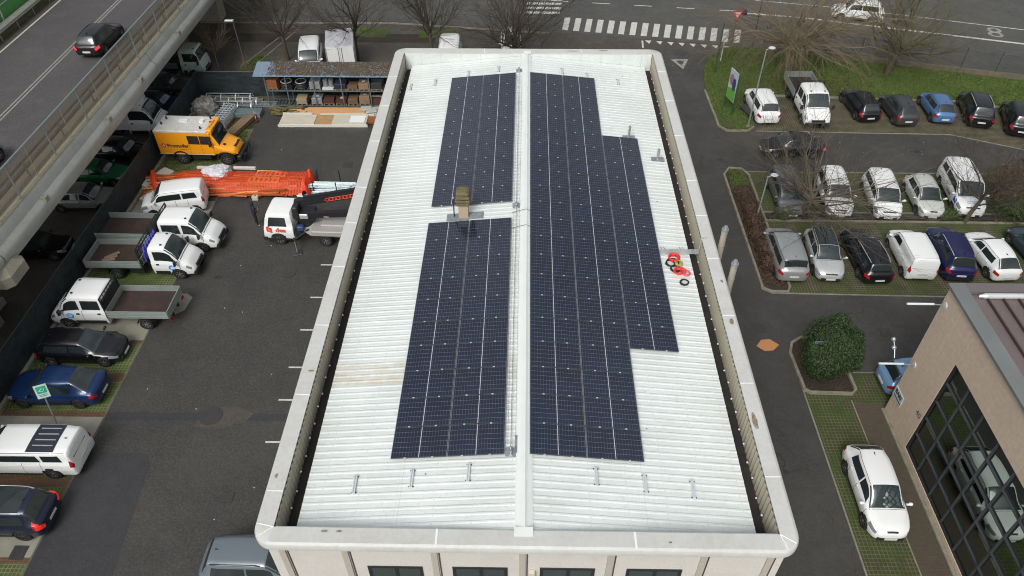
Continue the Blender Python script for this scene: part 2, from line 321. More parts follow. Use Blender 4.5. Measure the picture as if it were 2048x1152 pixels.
tufts('weeds',[(-25,22.6),(-20.1,22.6),(-20.1,24.5),(-25,24.5)],900,.09,MG,.01);tufts('weeds',[(-24.9,29),(-20.1,29),(-20.1,31),(-24.9,31)],1100,.08,MG,.01)
sheet('grass_strip',[(-24.6,41.2),(-23.4,41.2),(-22.0,46.5),(-22.9,46.5)],.02,M_grass);tufts('weeds',[(-24.8,40.2),(-23.0,40.2),(-21.9,46.5),(-22.9,46.5)],1500,.15,MG,.02)
sheet('verge_grass',[(-16.2,50.6),(-12.5,50.3),(-12.2,52),(-15.8,52.3)],.02,M_grass);sheet('verge_grass',[(-9.6,50.3),(-6.5,50.2),(-6.3,51.8),(-9.3,52)],.02,M_grass)
kerb('strip_kerb',[(-23.7,44.5),(-21.1,52.5)],.12,.05,M_kerb);kerb('strip_kerb',[(-22.9,43.6),(-20.4,52.5)],.12,.05,M_kerb)
sheet('grass_grid_bay',rect(-23,-10.5,40.2,44.3),Z1,M_gridD)
kerb('road_kerb',[(-60,53.2),(-12,53.2),(2,51.3)],.2,.1,M_kerb);sheet('dirt_band',rect(-40,-8,49.3,51),Z1,M_soil)
# markings of the main road
def lerp(a,b,t): return (a[0]+(b[0]-a[0])*t,a[1]+(b[1]-a[1])*t)
zb0,zb1=(3.2,52.05),(18.6,49.55);zt0,zt1=(3.55,54.8),(19.3,52.2)
for i in range(16):
    t0,t1=(i+.0)/15.55,(i+.52)/15.55
    sheet('zebra_stripe',[lerp(zb0,zb1,t0),lerp(zb0,zb1,t1),lerp(zt0,zt1,t1),lerp(zt0,zt1,t0)],Z4,M_paint)
for i in range(4):
    y=55.6+i*1.05;sheet('zebra_stripe',[(-.2+i*.1,y),(3.1+i*.1,y-.1),(3.2+i*.1,y+.4),(-.1+i*.1,y+.5)],Z4,M_paint)
sheet('stop_bar',[(10.0,48.5),(10.15,48.5),(10.25,49.9),(10.1,49.95)],Z4,M_paint)
for i in range(8):
    x,y=lerp((10.7,49.75),(17.3,48.7),i/7);sheet('yield_tooth',[(x-.28,y+.25),(x+.28,y+.2),(x,y-.45)][::-1],Z4,M_paint)
t=[(12.15,46.4),(13.65,46.4),(12.95,44.6)];ti=[(12.55,46.12),(13.25,46.12),(12.93,45.25)]
b=MB();b.add([(x,y,Z4) for x,y in t+ti],[(0,3,4,1),(1,4,5,2),(2,5,3,0)]);struct('yield_triangle_marking',b,M_paint2)
for i in range(-3,4): sheet('lane_dash',[(7.2+i*3.95-.9,58.05-i*.52),(7.2+i*3.95+.75,57.85-i*.52),(7.2+i*3.95+.75,57.99-i*.52),(7.2+i*3.95-.9,58.19-i*.52)],Z4,M_paint)
def stripe(name,pts,w,m): 
    b=MB();v=[]
    for x,y in pts: v+=[(x,y-w/2,Z4),(x,y+w/2,Z4)]
    b.add(v,[(2*i,2*i+2,2*i+3,2*i+1) for i in range(len(pts)-1)]);struct(name,b,m)
stripe('edge_line',[(19.8,56.0),(23.2,55.4),(25.26,55.0),(31,53.3),(43.2,49.7),(70,41)],.30,M_paint)
stripe('lane_line',[(22,58.9),(28,57.6),(34.67,55.7),(44.57,52.57),(70,44)],.14,M_paint)
text('8',3.0,Matrix.Translation((41.7,51.9,Z4+.002))@Matrix.Rotation(R_(-15),4,'Z'),M_paint2,None,'speed_marking',.0005)['kind']='structure'
# drain covers
def cover(x,y,r,name='manhole_cover',sq=False):
    b=MB();m=mat('cast_iron',(.05,.05,.052),.5,.4,noise=[(20,.6,(.09,.09,.09))])
    if sq: b.box(x-r,x+r,y-r,y+r,Z2,.03)
    else: b.cyl((x,y,Z2),r,.02,20)
    return struct(name,b,m)
def blobsheet(name,cx,cy,rx,ry,m,seed):
    q=random.Random(seed);n=22;return sheet(name,[(cx+rx*math.cos(2*math.pi*i/n)*q.uniform(.7,1),cy+ry*math.sin(2*math.pi*i/n)*q.uniform(.7,1)) for i in range(n)],Z3+.003,m)
M_oil=mat('oil_stain',(.020,.019,.018),.35,noise=[(3,.6,(.035,.033,.03))])
for k,(x,y,rx,ry) in enumerate(((-17.6,18.6,.22,.15),(-15.2,27,.2,.15),(10.6,20.4,.25,.4),(27.6,32.4,.4,.2))): blobsheet('oil_stain',x,y,rx,ry,M_oil,k)
M_cig=mat('litter_white',(.5,.5,.48),.8);q=random.Random(77)
b=MB()
for i in range(60):
    x,y=q.choice(((q.uniform(-19,-8),q.uniform(0,33)),(q.uniform(8.5,13.4),q.uniform(-2,46)),(q.uniform(15,34),q.uniform(12.6,17)),(q.uniform(17,36),q.uniform(30.2,34))));a=q.uniform(0,3);b.box(x,x+.05*abs(math.cos(a))+.02,y,y+.05*abs(math.sin(a))+.02,.016,.024)
tag(b.build('litter',M_cig),kind='stuff')
cover(-13.6,19.0,.42);cover(-14.9,8.75,.55);cover(12.6,15,.3,'drain_cover',True);cover(19.2,14.8,.28,'drain_cover',True);cover(-21.9,13.9,.3,'drain_cover',True);cover(-20.6,1.7,.3,'drain_cover',True);cover(-12.8,4.4,.26,'drain_cover',True);cover(-12.2,30.2,.3,'drain_cover',True)
sheet('orange_repair_patch',[(12.15,13.7),(12.5,14.15),(12.95,14.2),(13.35,13.8),(12.95,13.4),(12.5,13.35)],Z3+.002,mat('orange_sand',(.50,.22,.08),.9,noise=[(4,.5,(.4,.24,.12))]))
sheet('pavement',[(17.35,44),(17.3,43.9),(17.3,44)],.01,M_conc) if 0 else None
# ================= MAIN BUILDING =================
bld=thing('industrial_building','long beige panel building with white ribbed metal roof, its parapet capped in pale sheet metal','building',(0,12,0))
def L(o): o.parent=bld;o.matrix_parent_inverse=Matrix.Translation((0,-12,0));return o
M_wall,s=new('precast_wall',.85);cc=s.mix(s.noise(30,4,.35,.65),(.58,.56,.51),(.66,.64,.59));cc=s.mix(s.m('MULTIPLY',s.noise(.7,4,.5,.7),.35),cc,(.48,.44,.38));s.l.new(cc,s.b.inputs['Base Color'])
M_cap=mat('parapet_cap_metal',(.56,.57,.54),.45,noise=[(1.1,.55,(.49,.485,.46)),(6,.35,(.42,.40,.37)),(.5,.3,(.62,.65,.64))],bump=(3,.2,.02))
M_inner=mat('parapet_inner_cladding',(.40,.37,.28),.6,noise=[(1.5,.4,(.30,.28,.21))])
M_dark=mat('gutter_dark',(.015,.012,.012),.8,noise=[(2,.6,(.035,.026,.022))])
x0,x1,y0,y1=-7.08,7.27,-2.75,26.8
b=MB();b.box(x0,x1,y0,y1,0,8.6)
for q in ((x0,x0+.2,y0,y1),(x1-.2,x1,y0,y1),(x0+.2,x1-.2,y0,y0+.2),(x0+.2,x1-.2,y1-.2,y1)): b.box(*q,8.6,9.70)
L(b.build('wall',M_wall))
# pilaster fins and recessed joints on the near and side facades
b=MB()
for x in (-6.63,-4.88,-2.38,.09,2.56,5.14,6.97): b.box(x-.16,x+.02,y0-.05,y0+.05,0,9.68);b.box(x+.05,x+.09,y0-.012,y0+.05,0,9.68,1)
for k in range(12):
    y=y0+1.2+k*2.5
    for xx in (x0,x1): b.box(xx-.05,xx+.05,y-.1,y+.06,0,9.68)
L(b.build('facade_fin',[mat('fin_concrete',(.46,.43,.37),.8,noise=[(8,.4,(.38,.36,.31))]),mat('joint_shadow',(.07,.06,.05),.9)]))
M_fr=mat('window_frame_black',(.025,.026,.03),.5);M_wg=mat('office_glass',(.05,.07,.065),.05,spec=.9)
for (a,c,zt) in ((-4.42,-2.84,8.33),(-1.98,-.4,8.35),(.53,2.1,8.38),(3.0,4.58,8.40),(-6.3,-5.2,0) ):
    if zt==0: continue
    f=MB();w=.09
    f.box(a,c,y0-.03,y0+.04,zt-w,zt);f.box(a,c,y0-.03,y0+.04,zt-1.5,zt-1.5+w);f.box(a,a+w,y0-.03,y0+.04,zt-1.5+w,zt-w);f.box(c-w,c,y0-.03,y0+.04,zt-1.5+w,zt-w);xm=a+(c-a)*.52;f.box(xm-.05,xm+.05,y0-.03,y0+.04,zt-1.5+w,zt-w)
    fo=L(f.build('window',M_fr));p=MB();p.box(a+w,xm-.05,y0-.012,y0+.02,zt-1.41,zt-w);p.box(xm+.05,c-w,y0-.012,y0+.02,zt-1.41,zt-w);q=p.build('pane',M_wg);q.parent=fo
    s_=MB();s_.box(a-.05,c+.05,y0-.1,y0+.0,zt-1.56,zt-1.51);q=s_.build('sill',M_alu);q.parent=fo
b=MB();b.box(.22,.38,y0-.14,y0-.01,7.0,8.25);L(b.build('cable_box',mat('ivory_plastic',(.62,.58,.45),.5)))
# parapet with rounded plan corners
def rrect(x0,x1,y0,y1,r,n=8):
    out=[]
    for cx,cy,a0 in ((x1-r,y1-r,0),(x0+r,y1-r,90),(x0+r,y0+r,180),(x1-r,y0+r,270)):
        for i in range(n+1):
            a=R_(a0+90*i/n);out.append((cx+r*math.cos(a),cy+r*math.sin(a)))
    return out
ox0,ox1,oy0,oy1=-7.37,7.56,-3.06,27.06;ix0,ix1,iy0,iy1=-6.83,7.03,-2.5,26.45
def insq(P):  # inner outline points matched to outer ones
    return [(min(max(x,ix0),ix1),min(max(y,iy0),iy1)) for x,y in P]
O=rrect(ox0,ox1,oy0,oy1,.62);n=len(O)
rings=[(rrect(ox0+.26,ox1-.26,oy0+.26,oy1-.26,.4),9.66),(rrect(ox0+.06,ox1-.06,oy0+.06,oy1-.06,.58),9.69),(rrect(ox0,ox1,oy0,oy1,.62),9.74),(rrect(ox0,ox1,oy0,oy1,.62),9.90),(rrect(ox0+.03,ox1-.03,oy0+.03,oy1-.03,.6),9.96),(rrect(ox0+.1,ox1-.1,oy0+.1,oy1-.1,.55),10.0),(insq(O),9.985),(insq(O),9.93)]
b=MB();vs=[];fs=[]
for P,z in rings: vs+=[(x,y,z) for x,y in P]
for k in range(len(rings)-1):
    for i in range(n): j=(i+1)%n;fs.append((k*n+j,k*n+i,(k+1)*n+i,(k+1)*n+j))
fs=[f[::-1] for f in fs];b.add(vs,fs);L(b.build('parapet_cap',M_cap,None,30))
b=MB()  # joint seams with white sealant
def seamx(x,y0,y1,z=10.006): b.box(x-.012,x+.012,y0,y1,9.9,z)
def SB(f): 
    b=MB();f(b);L(b.build('cap_seam',mat('white_sealant',(.78,.8,.8),.6)))
for y in (-1.4,2.1,5.2,8.3,11.0,13.5,17.2,20.5,23.6): SB(lambda b:b.box(ox0+.08,ix0,y,y+.025,9.95,10.005));SB(lambda b:b.box(ix1,ox1-.08,y+.7,y+.725,9.95,10.005))
for x in (-2.35,3.05): SB(lambda b:b.box(x,x+.06,oy0+.08,iy0,9.95,10.005));SB(lambda b:b.box(x,x+.03,iy1,oy1-.08,9.95,10.005))
for (xa,ya,xb,yb) in ((ix1,iy0,ox1-.15,oy0+.3),(ix1,iy0,ix1+.12,oy0+.1),(ix0,iy0,ox0+.15,oy0+.25),(ix0,iy0,ox0+.06,iy0+.1)): SB(lambda b:b.tube([(xa,ya,9.992),(xb,yb,10.0)],.014,4))
M_brn=mat('bird_dirt',(.18,.13,.08),.9,noise=[(8,.7,(.35,.31,.25))])
def blob(cx,cy,rx,ry,z,seed,n=16):
    q=random.Random(seed);return [(cx+rx*math.cos(2*math.pi*i/n)*q.uniform(.55,1),cy+ry*math.sin(2*math.pi*i/n)*q.uniform(.55,1),z) for i in range(n)]
for k,(cx,cy,rx,ry) in enumerate(((7.17,1.3,.09,.42),(7.3,5.6,.1,.2),(7.35,7.7,.06,.1),(-7.0,3.1,.12,.05),(-7.15,-.9,.05,.1),(4,-2.8,.06,.04),(-5.4,-2.62,.12,.04),(-5.0,-2.62,.1,.04),(4.3,26.8,.4,.04),(2.6,26.7,.5,.035))): b=MB();b.add(blob(cx,cy,rx,ry,10.009,k),[tuple(range(16))]);L(b.build('cap_dirt',M_brn))
b=MB()   # inner faces, corrugated on the long sides
def corr(x,ya,yb,z0,z1,dx):
    n=int((yb-ya)/.11);v=[]
    for i in range(n+1):
        y=ya+(yb-ya)*i/n;q=x+dx*(i%2);v+=[(q,y,z0),(q,y,z1)]
    b.add(v,[(2*i,2*i+2,2*i+3,2*i+1) for i in range(n)])
corr(ix0+.002,iy0,iy1,8.9,9.94,.035);corr(ix1-.002,iy0,iy1,8.9,9.94,-.035)
L(b.build('inner_cladding',M_inner))
M_roof,s=new('roof_sheet',.42);x_,y_,z_=s.sep()
cc=s.mix(s.noise(.5,5,.4,.62),(.69,.735,.715),(.63,.675,.655));cc=s.mix(s.m('MULTIPLY',s.noise(9,5,.52,.75),.5),cc,(.50,.52,.49))
mpn=s.n.new('ShaderNodeMapping');mpn.inputs['Scale'].default_value=(.25,3.2,1);s.l.new(s.tc.outputs['Object'],mpn.inputs['Vector'])
cc=s.mix(s.m('MULTIPLY',s.noise(1.6,5,.5,.72,vec=mpn.outputs[0]),.45),cc,(.52,.53,.485))
scr=s.m('MULTIPLY',s.lines(x_,1.12,.035,.3),s.lines(y_,.255,.035,.12));lap=s.m('LESS_THAN',s.m('ABSOLUTE',s.m('SUBTRACT',s.m('ABSOLUTE',x_),3.55)),.008);cc=s.mix(s.m('MAXIMUM',s.m('MULTIPLY',scr,.35),s.m('MULTIPLY',lap,.35)),cc,(.30,.31,.30))
inb=s.m('MULTIPLY',s.m('GREATER_THAN',y_,3.05),s.m('LESS_THAN',y_,4.0));inx=s.m('MAXIMUM',s.m('LESS_THAN',x_,-3.0),s.m('MULTIPLY',s.m('GREATER_THAN',x_,-.6),s.m('LESS_THAN',x_,-.15)))
cc=s.mix(s.m('MULTIPLY',s.m('MULTIPLY',inb,inx),s.noise(2.5,5,.3,.75)),cc,(.53,.48,.375));s.l.new(cc,s.b.inputs['Base Color'])
for q in ((iy1-.06,iy1-.004),(iy0+.004,iy0+.05)): b=MB();b.box(ix0+.05,ix1-.05,*q,9.0,9.93);L(b.build('end_flashing',M_roof))
for q in ((ix0+.04,-6.35),(6.55,ix1-.04)): b=MB();b.box(*q,iy0+.06,iy1-.07,8.61,8.97);L(b.build('gutter',M_dark))
SL=math.tan(5.5936*math.pi/180);RX=.05
def zr(x): return 9.875-abs(x-RX)*SL
def roofslope(xe,name):
    b=MB();y=iy0+.07;prof=[]
    while y<iy1-.25:
        prof+=[(y,0),(y+.035,.016),(y+.075,.016),(y+.11,0)];y+=.255
    prof=[(iy0+.05,0)]+prof+[(iy1-.08,0)];v=[];nx=2
    for yy,h in prof:
        for t in (0,1): x=RX+(xe-RX)*t;v.append((x,yy,zr(x)+h))
    fs=[(2*i,2*i+1,2*i+3,2*i+2) if xe>0 else (2*i,2*i+2,2*i+3,2*i+1) for i in range(len(prof)-1)]
    b.add(v,fs);m=len(b.v)
    v=[];
    for yy,h in prof: v+=[(xe,yy,zr(xe)+h),(xe,yy,zr(xe)-.05)]
    b.add(v,[(2*i,2*i+2,2*i+3,2*i+1) if xe<0 else (2*i,2*i+1,2*i+3,2*i+2) for i in range(len(prof)-1)])
    return L(b.build(name,M_roof))
roofslope(-6.44,'roof_slope');roofslope(6.64,'roof_slope')
b=MB()
v=[]
for yy in (iy0+.02,iy1-.02):
    v+=[(RX-.23,yy,zr(RX-.23)+.045),(RX-.1,yy,zr(RX)+.075),(RX-.03,yy,zr(RX)+.125),(RX+.03,yy,zr(RX)+.125),(RX+.1,yy,zr(RX)+.075),(RX+.23,yy,zr(RX+.23)+.045)]
b.add(v,[(i,i+6,i+7,i+1)[::-1] for i in range(5)]);b.box(RX-.23,RX-.25,iy0,iy1,9.8,zr(RX-.23)+.04);b.box(RX+.25,RX+.23,iy0,iy1,9.8,zr(RX+.23)+.04);L(b.build('ridge_cap',mat('ridge_white',(.74,.78,.76),.45,noise=[(.8,.4,(.66,.69,.67))])))
for q in ((RX-.26,RX+.26,iy0-.18,iy0+.1),(RX-.2,RX+.2,iy1-.1,iy1+.25)): b=MB();b.box(*q,9.985,10.008);L(b.build('ridge_end_flashing',mat('ridge_white',(0,0,0))))
q=random.Random(3)
for i in range(45):
    x=q.choice((q.uniform(-6.3,-.4),q.uniform(.4,6.5)));y=q.uniform(-2.2,26);b=MB();b.cyl((x,y,zr(x)+.001),q.uniform(.012,.03),.012,6);L(b.build('roof_speck',mat('debris',(.13,.12,.10),.9)))
# snow stop screws and gutter clips
b=MB()
for k in range(46):
    y=iy0+.4+k*.62
    for xx in (ix0+.1,ix1-.1): b=MB();b.sphere((xx,y,9.12+.1*(k%2)),.035,6,4);L(b.build('gutter_clip',mat('clip_white',(.7,.7,.66),.6)))
b=MB();v=[(-.27,.05),(.27,.1),(.45,-.02),(.3,.62),(.12,.6),(-.27,.7)]
b.add([(x+.03,y+.02,zr(x)+.06+ (.07 if abs(x)<.12 else 0)) for x,y in v],[tuple(range(6))]);L(b.build('bitumen_patch',mat('lead_grey',(.17,.18,.20),.45,noise=[(4,.6,(.28,.30,.33))])))
# ================= SOLAR PANELS =================
M_pf=mat('panel_frame',(.10,.105,.12),.4,.5)
M_cell,s=new('solar_cells',.12);s.b.inputs['Coat Weight'].default_value=.6;s.b.inputs['Coat Roughness'].default_value=.04;s.b.inputs['Coat IOR'].default_value=1.5;x_,y_,z_=s.sep()
s.b.inputs['Specular IOR Level'].default_value=.4
cx1=s.lines(x_,.0945,.0030,.0945*.5-.011);cy1=s.lines(y_,.1845,.0075,.09225*0);g=s.m('MAXIMUM',cx1,cy1);mid=s.m('LESS_THAN',s.m('ABSOLUTE',x_),.0105)
bus=s.lines(y_,.0185,.0010);oi=s.n.new('ShaderNodeObjectInfo')
nz=s.noise(.35,2,.35,.65)
base=s.mix(nz,(.006,.011,.025),(.011,.021,.043));base=s.mix(s.m('MULTIPLY',oi.outputs['Random'],.6),base,(.010,.012,.026));base=s.mix(s.m('MULTIPLY',bus,.35),base,(.07,.075,.115));base=s.mix(g,base,(.17,.19,.235));base=s.mix(mid,base,(.52,.51,.55));s.l.new(base,s.b.inputs['Base Color'])
PL,PW=1.722,1.134
def panel_proto():
    r=bpy.data.objects.new('solar_panel',None);COL.objects.link(r);r.empty_display_size=.2
    g=MB();g.box(-PL/2+.012,PL/2-.012,-PW/2+.012,PW/2-.012,-.02,-.002);g.build('cell_sheet',M_cell,r)
    f=MB();a,c=PL/2,PW/2
    for (p,q,u,w) in ((-a,a,-c,-c+.014),(-a,a,c-.014,c)): f.box(p,q,u,w,-.035,0)
    for (p,q,u,w) in ((-a,-a+.014,-c+.014,c-.014),(a-.014,a,-c+.014,c-.014)): f.box(p,q,u,w,-.035,0,1)
    f.build('panel_frame',[M_pf,mat('panel_end_frame',(.26,.28,.31),.4,.4)],r)
    k=MB();k.box(-.032,.032,-.02,.02,0,.010);k.box(-.015,.015,-.010,.010,-.04,.0)
    for sx in (-.42,.42):
        o=k.build('clamp',mat('clamp_aluminium',(.50,.51,.52),.5,.1),r);o.location=(sx,-c-.01,0)
    return r
proto=panel_proto();used=[0]
ang=5.5936*math.pi/180
ordn=['nearest','second','third','fourth','fifth','sixth','seventh','eighth','ninth','tenth','eleventh','twelfth','thirteenth','fourteenth','fifteenth','sixteenth','seventeenth','eighteenth','nineteenth','twentieth','farthest']
def block(side,u0,cols,r0,r1,desc,colnames,grp):
    for c in cols:
        for r in range(r0,r1):
            u=u0+c*1.742+PL/2+.0;x=RX*0+side*u*math.cos(ang);z=10-u*math.sin(ang);y=r*1.154+.577
            k=r-r0;nrow=r1-r0;w='farthest' if k==nrow-1 else ordn[k]
            w2='nearest' if k==0 else w
            lab='solar panel, %s row, %s'%(w2,desc.replace('#',colnames[c]))
            o=proto if not used[0] else copyt(proto,(0,0,0));used[0]=1
            o.location=(x,y,z);o.rotation_euler=(0,side*ang,0);tag(o,lab,'solar panel',grp)
            if side<0: pass
block(1,.2166,[0,1],0,21,'# column of the long right array',{0:'ridge-side',1:'middle'},'solar panels on the white roof')
block(1,.2166,[2],4,16,'short outer column of the right array#',{2:''},'solar panels on the white roof')
block(-1,.5501,[0,1],0,10,'# column of the near left array',{0:'ridge-side',1:'outer'},'solar panels on the white roof')
block(-1,.5501,[0,1],11,21,'# column of the far left array behind the chimney',{0:'ridge-side',1:'outer'},'solar panels on the white roof')
# end brackets below the near edges are the clamps themselves; mounting rails left on the roof
def onroof(x,h=.035): return zr(x)+h
def rail(x,y,lab,tilt=0,ln=.62):
    t=thing('mounting_rail',lab,'rail',(x,y,zr(x)+.034),tilt,'short aluminium mounting rails on the roof');t.rotation_euler=(0,ang*(1 if x>0 else -1),tilt)
    a=MB();a.box(-.045,-.015,-ln/2,ln/2,0,.05);a.box(.015,.045,-ln/2,ln/2,0,.05);a.box(-.015,.015,-ln/2,ln/2,0,.02);a.build('rail_profile',mat('raw_aluminium',(.72,.74,.76),.35,.35),t)
    for sx,sy in ((-.06,.27),(.07,.27),(-.06,-.27),(.07,-.27)):
        c=MB();c.cyl((sx,sy,0),.018,.02,8);c.build('bolt',M_dsteel,t)
rail(-4.96,-.8,'left one of the three aluminium rails before the left panels',.03);rail(-3.27,-.67,'middle one of the three aluminium rails before the left panels',0);rail(-1.59,-.54,'aluminium rail nearest the ridge, before the left panels',0)
rail(2.17,-.59,'aluminium rail nearest the ridge, before the right panels');rail(3.61,-.71,'middle one of the three aluminium rails before the right panels');rail(5.02,-.8,'right one of the three aluminium rails before the right panels',-.03)
rail(-4.9,24.05,'aluminium rail at the far end just left of the panels');rail(-6.2,23.75,'aluminium rail at the far left corner by the gutter');rail(-3.15,24.75,'aluminium rail behind the far left panel array, outer one');rail(-1.5,24.95,'aluminium rail behind the far left array, nearest the ridge')
rail(4.96,24.2,'aluminium rail standing alone right of the far right panels');rail(3.3,24.55,'aluminium rail behind the outer column of the long right array');rail(1.95,24.85,'aluminium rail behind the middle of the long right array')
# life line anchors
def anchor(x,y,lab):
    t=thing('lifeline_anchor',lab,'roof anchor',(x,y,zr(x)+.03),0,'safety line anchors by the ridge')
    a=MB();a.box(-.16,.16,-.16,.16,0,.012);a.build('base_plate',M_steel,t);a=MB();a.box(-.05,.05,-.13,.13,.012,.08);a.cyl((0,-.1,.08),.04,.16,10);a.cyl((0,.08,.08),.03,.1,10);a.build('post',mat('polished_steel',(.5,.52,.54),.25,.8),t)
anchor(-.36,.12,'steel anchor beside the ridge at the near end');anchor(-.36,12.45,'steel anchor beside the ridge next to the chimney gap');anchor(-.38,24.6,'steel anchor beside the ridge at the far end')
b=MB();b.tube([(-.36,.2,zr(.36)+.13),(-.365,6,zr(.36)+.09),(-.36,12.4,zr(.36)+.13),(-.37,18,zr(.36)+.09),(-.38,24.5,zr(.36)+.13)],.007,5)
tag(b.build('safety_line',M_dsteel),'thin steel safety line running beside the ridge','cable')
b=MB()  # walk mesh between left panels and ridge
for x in (-.22,-.34,-.46): b.tube([(x,.4,zr(x)+.045),(x,24,zr(x)+.045)],.004,4)
y=.5
while y<24: b.tube([(-.5,y,zr(.5)+.046),(-.2,y,zr(.2)+.046)],.004,4);y+=.25
tag(b.build('wire_mesh',mat('mesh_grey',(.40,.40,.38),.5,.3)),'narrow strip of wire mesh laid between the left panels and the ridge','wire mesh')
# cables crossing the ridge
for y,l in ((12.0,'grey cable crossing the ridge beside the chimney'),(10.95,'grey cable crossing the ridge at the chimney gap, nearer one'),(13.3,'')):
    if not l: continue
    b=MB();b.tube([(-.55,y-.05,zr(.6)+.05),(-.3,y,zr(.3)+.08),(RX,y+.03,zr(RX)+.14),(.24,y,zr(.24)+.09)],.009,5);tag(b.build('roof_cable',M_dsteel),l,'cable')
# chimney
cx,cy=-2.55,12.02
t=thing('chimney','tan chimney with stepped mossy cowl between the left panel arrays','chimney',(cx,cy,zr(cx)))
M_moss=mat('mossy_concrete',(.155,.135,.06),.9,noise=[(14,.8,(.07,.06,.03)),(3,.5,(.22,.19,.11))],bump=(18,.8,.03))
b=MB();b.box(-.20,.20,-.2,.2,-.1,.72);b.build('shaft',mat('chimney_render',(.46,.37,.25),.85,noise=[(5,.3,(.38,.31,.22))]),t)
b=MB();z=.72
for k,(w,h) in enumerate(((.28,.10),(.30,.10),(.28,.12))): b.bevbox(-w,w,-w,w,z,z+h,.03,0);b.box(-w+.07,w-.07,-w+.07,w-.07,z+h,z+h+.05,1);z+=h+.05
b.bevbox(-.27,.27,-.27,.27,z,z+.16,.06,0);b.build('cowl',[M_moss,M_black],t,30)
b=MB();fw=mat('lead_flashing',(.17,.19,.22),.4,noise=[(5,.6,(.30,.33,.37))]);
for (xa,xb,ya,yb) in ((-.72,-.2,-.32,.15),(.2,.82,-.28,.18),(-.2,.2,-.42,-.2)): b.add([(x,y,-(abs(x+cx)-abs(cx))*SL+.045) for x,y in ((xa,ya),(xb,ya),(xb,yb),(xa,yb))],[(0,1,2,3)])
b.build('flashing',fw,t)
t2=thing('vent_pipe','thin grey vent pipe with round cap beside the chimney','vent pipe',(cx-.4,cy-.08,zr(cx-.4)));b=MB();b.cyl((0,0,0),.028,1.0,8);b.build('pipe',M_dsteel,t2);b=MB();b.sphere((0,0,1.03),.06,10,6,sc=(1,1,.7));b.build('cap',M_steel,t2);b=MB();b.cyl((0,0,.02),.07,.05,10);b.build('collar',M_steel,t2)
for (x,y,h,lab) in ((5.0,18.6,.62,'steel vent pipe behind the short outer panel column'),(6.2,16.9,.55,'steel vent pipe close to the right gutter')):
    t=thing('vent_pipe',lab,'vent pipe',(x,y,zr(x)),0,'vent pipes on the right slope')
    b=MB();b.box(-.3,.3,-.16,.2,.035,.045);b.build('flashing',fw,t);b=MB();b.cyl((0,0,0),.055,h,12);b.cyl((0,0,0),.1,.1,12,r2=.06);b.build('pipe',mat('vent_grey',(.34,.33,.32),.5,.3),t);b=MB();b.cyl((0,0,h),.075,.05,12,r2=.06);b.build('cap',M_steel,t)
# hose coils + aluminium ladder beam
def coil(x,y,R,r,n,m,lab,cat='cable coil',sx=1):
    b=MB();q=random.Random(int(x*100+y*10))
    for i in range(n): b.torus((x+q.uniform(-.02,.02),y+q.uniform(-.02,.02),zr(x)+.06+i*r*.9),R*q.uniform(.9,1.06),r,26,5,sx=sx,tilt=q.uniform(-.02,.02))
    return tag(b.build('cable_coil',m,None,True),lab,cat,'cable coils on the white roof')
M_rc=mat('red_cable',(.72,.035,.03),.5);M_pk=mat('pink_cable',(.75,.09,.12),.5);M_yc=mat('yellow_cable',(.42,.40,.06),.6)
for x,y,Rr,r,n,m,l in ((5.94,9.71,.20,.028,5,M_rc,'thick red cable coil topmost under the aluminium beam'),(5.86,9.46,.24,.016,3,M_black,'black cable coil partly under the topmost red coil'),(5.76,9.40,.17,.016,3,M_black,'small black coil at the left side of the heap'),(6.09,9.41,.15,.02,5,M_yc,'yellow green cable coil in the middle of the heap'),
  (5.93,9.10,.19,.02,3,M_black,'black ring of cable below the yellow coil'),(6.00,8.90,.15,.025,5,M_rc,'loose red cable coil at the lower end of the heap'),(6.09,8.99,.22,.014,4,M_pk,'pinkish red cable coil fanned over the others'),(6.31,8.90,.15,.02,3,M_pk,'open red cable ring at the right of the heap'),(6.17,8.35,.16,.022,3,M_black,'single black cable ring lying nearest the viewer')):
    coil(x,y,Rr,r,n,m,l)
b=MB()
xa,xb,yy=5.42,6.95,10.02
for dy in (-.07,.07): b.box(xa,xb,yy+dy-.015,yy+dy+.015,9.42,9.52)
for k in range(7): b.box(xa+.1+k*.22,xa+.13+k*.22,yy-.055,yy+.055,9.45,9.48)
for k in (0.1,.85): b.tube([(xa+k,yy+.1,9.5),(xa+k-.04,yy+.32,9.44)],.015,5);b.tube([(xa+k+.12,yy+.1,9.5),(xa+k+.08,yy+.32,9.44)],.015,5)
b.tube([(xb,yy,9.5),(xb+.06,yy+.15,10.05),(xb+.3,yy+.2,10.05)],.02,6)
tag(b.build('roof_ladder',M_alu),'short aluminium ladder leaning from the roof onto the right parapet','ladder')
# flues outside the right wall
for (y,z,lab) in ((9.95,10.85,'farther of the two steel flues outside the right parapet'),(8.0,10.8,'nearer of the two steel flues outside the right parapet')):
    t=thing('flue_pipe',lab,'flue',(7.78,y,7.6),0,'steel flues on the right wall')
    m=mat('flue_beige',(.46,.42,.34),.4,.3);b=MB();b.cyl((0,0,0),.12,z-7.6-.25,16);b.build('pipe',m,t,40);b=MB()
    for k in range(5): b=MB();b.cyl((0,0,.4+k*.62),.13,.03,16);b.build('joint_ring',M_steel,t,40)
    b=MB();b.cyl((0,0,z-7.85),.135,.1,16);b.cyl((0,0,z-7.75),.1,.12,12,r2=.075);b.build('flue_cap',M_steel,t,40)
    b=MB();b.box(-.5,-.1,-.03,.03,.5,.56);b.build('bracket',M_steel,t);b=MB();b.box(-.5,-.1,-.03,.03,1.6,1.66);b.build('bracket',M_steel,t)
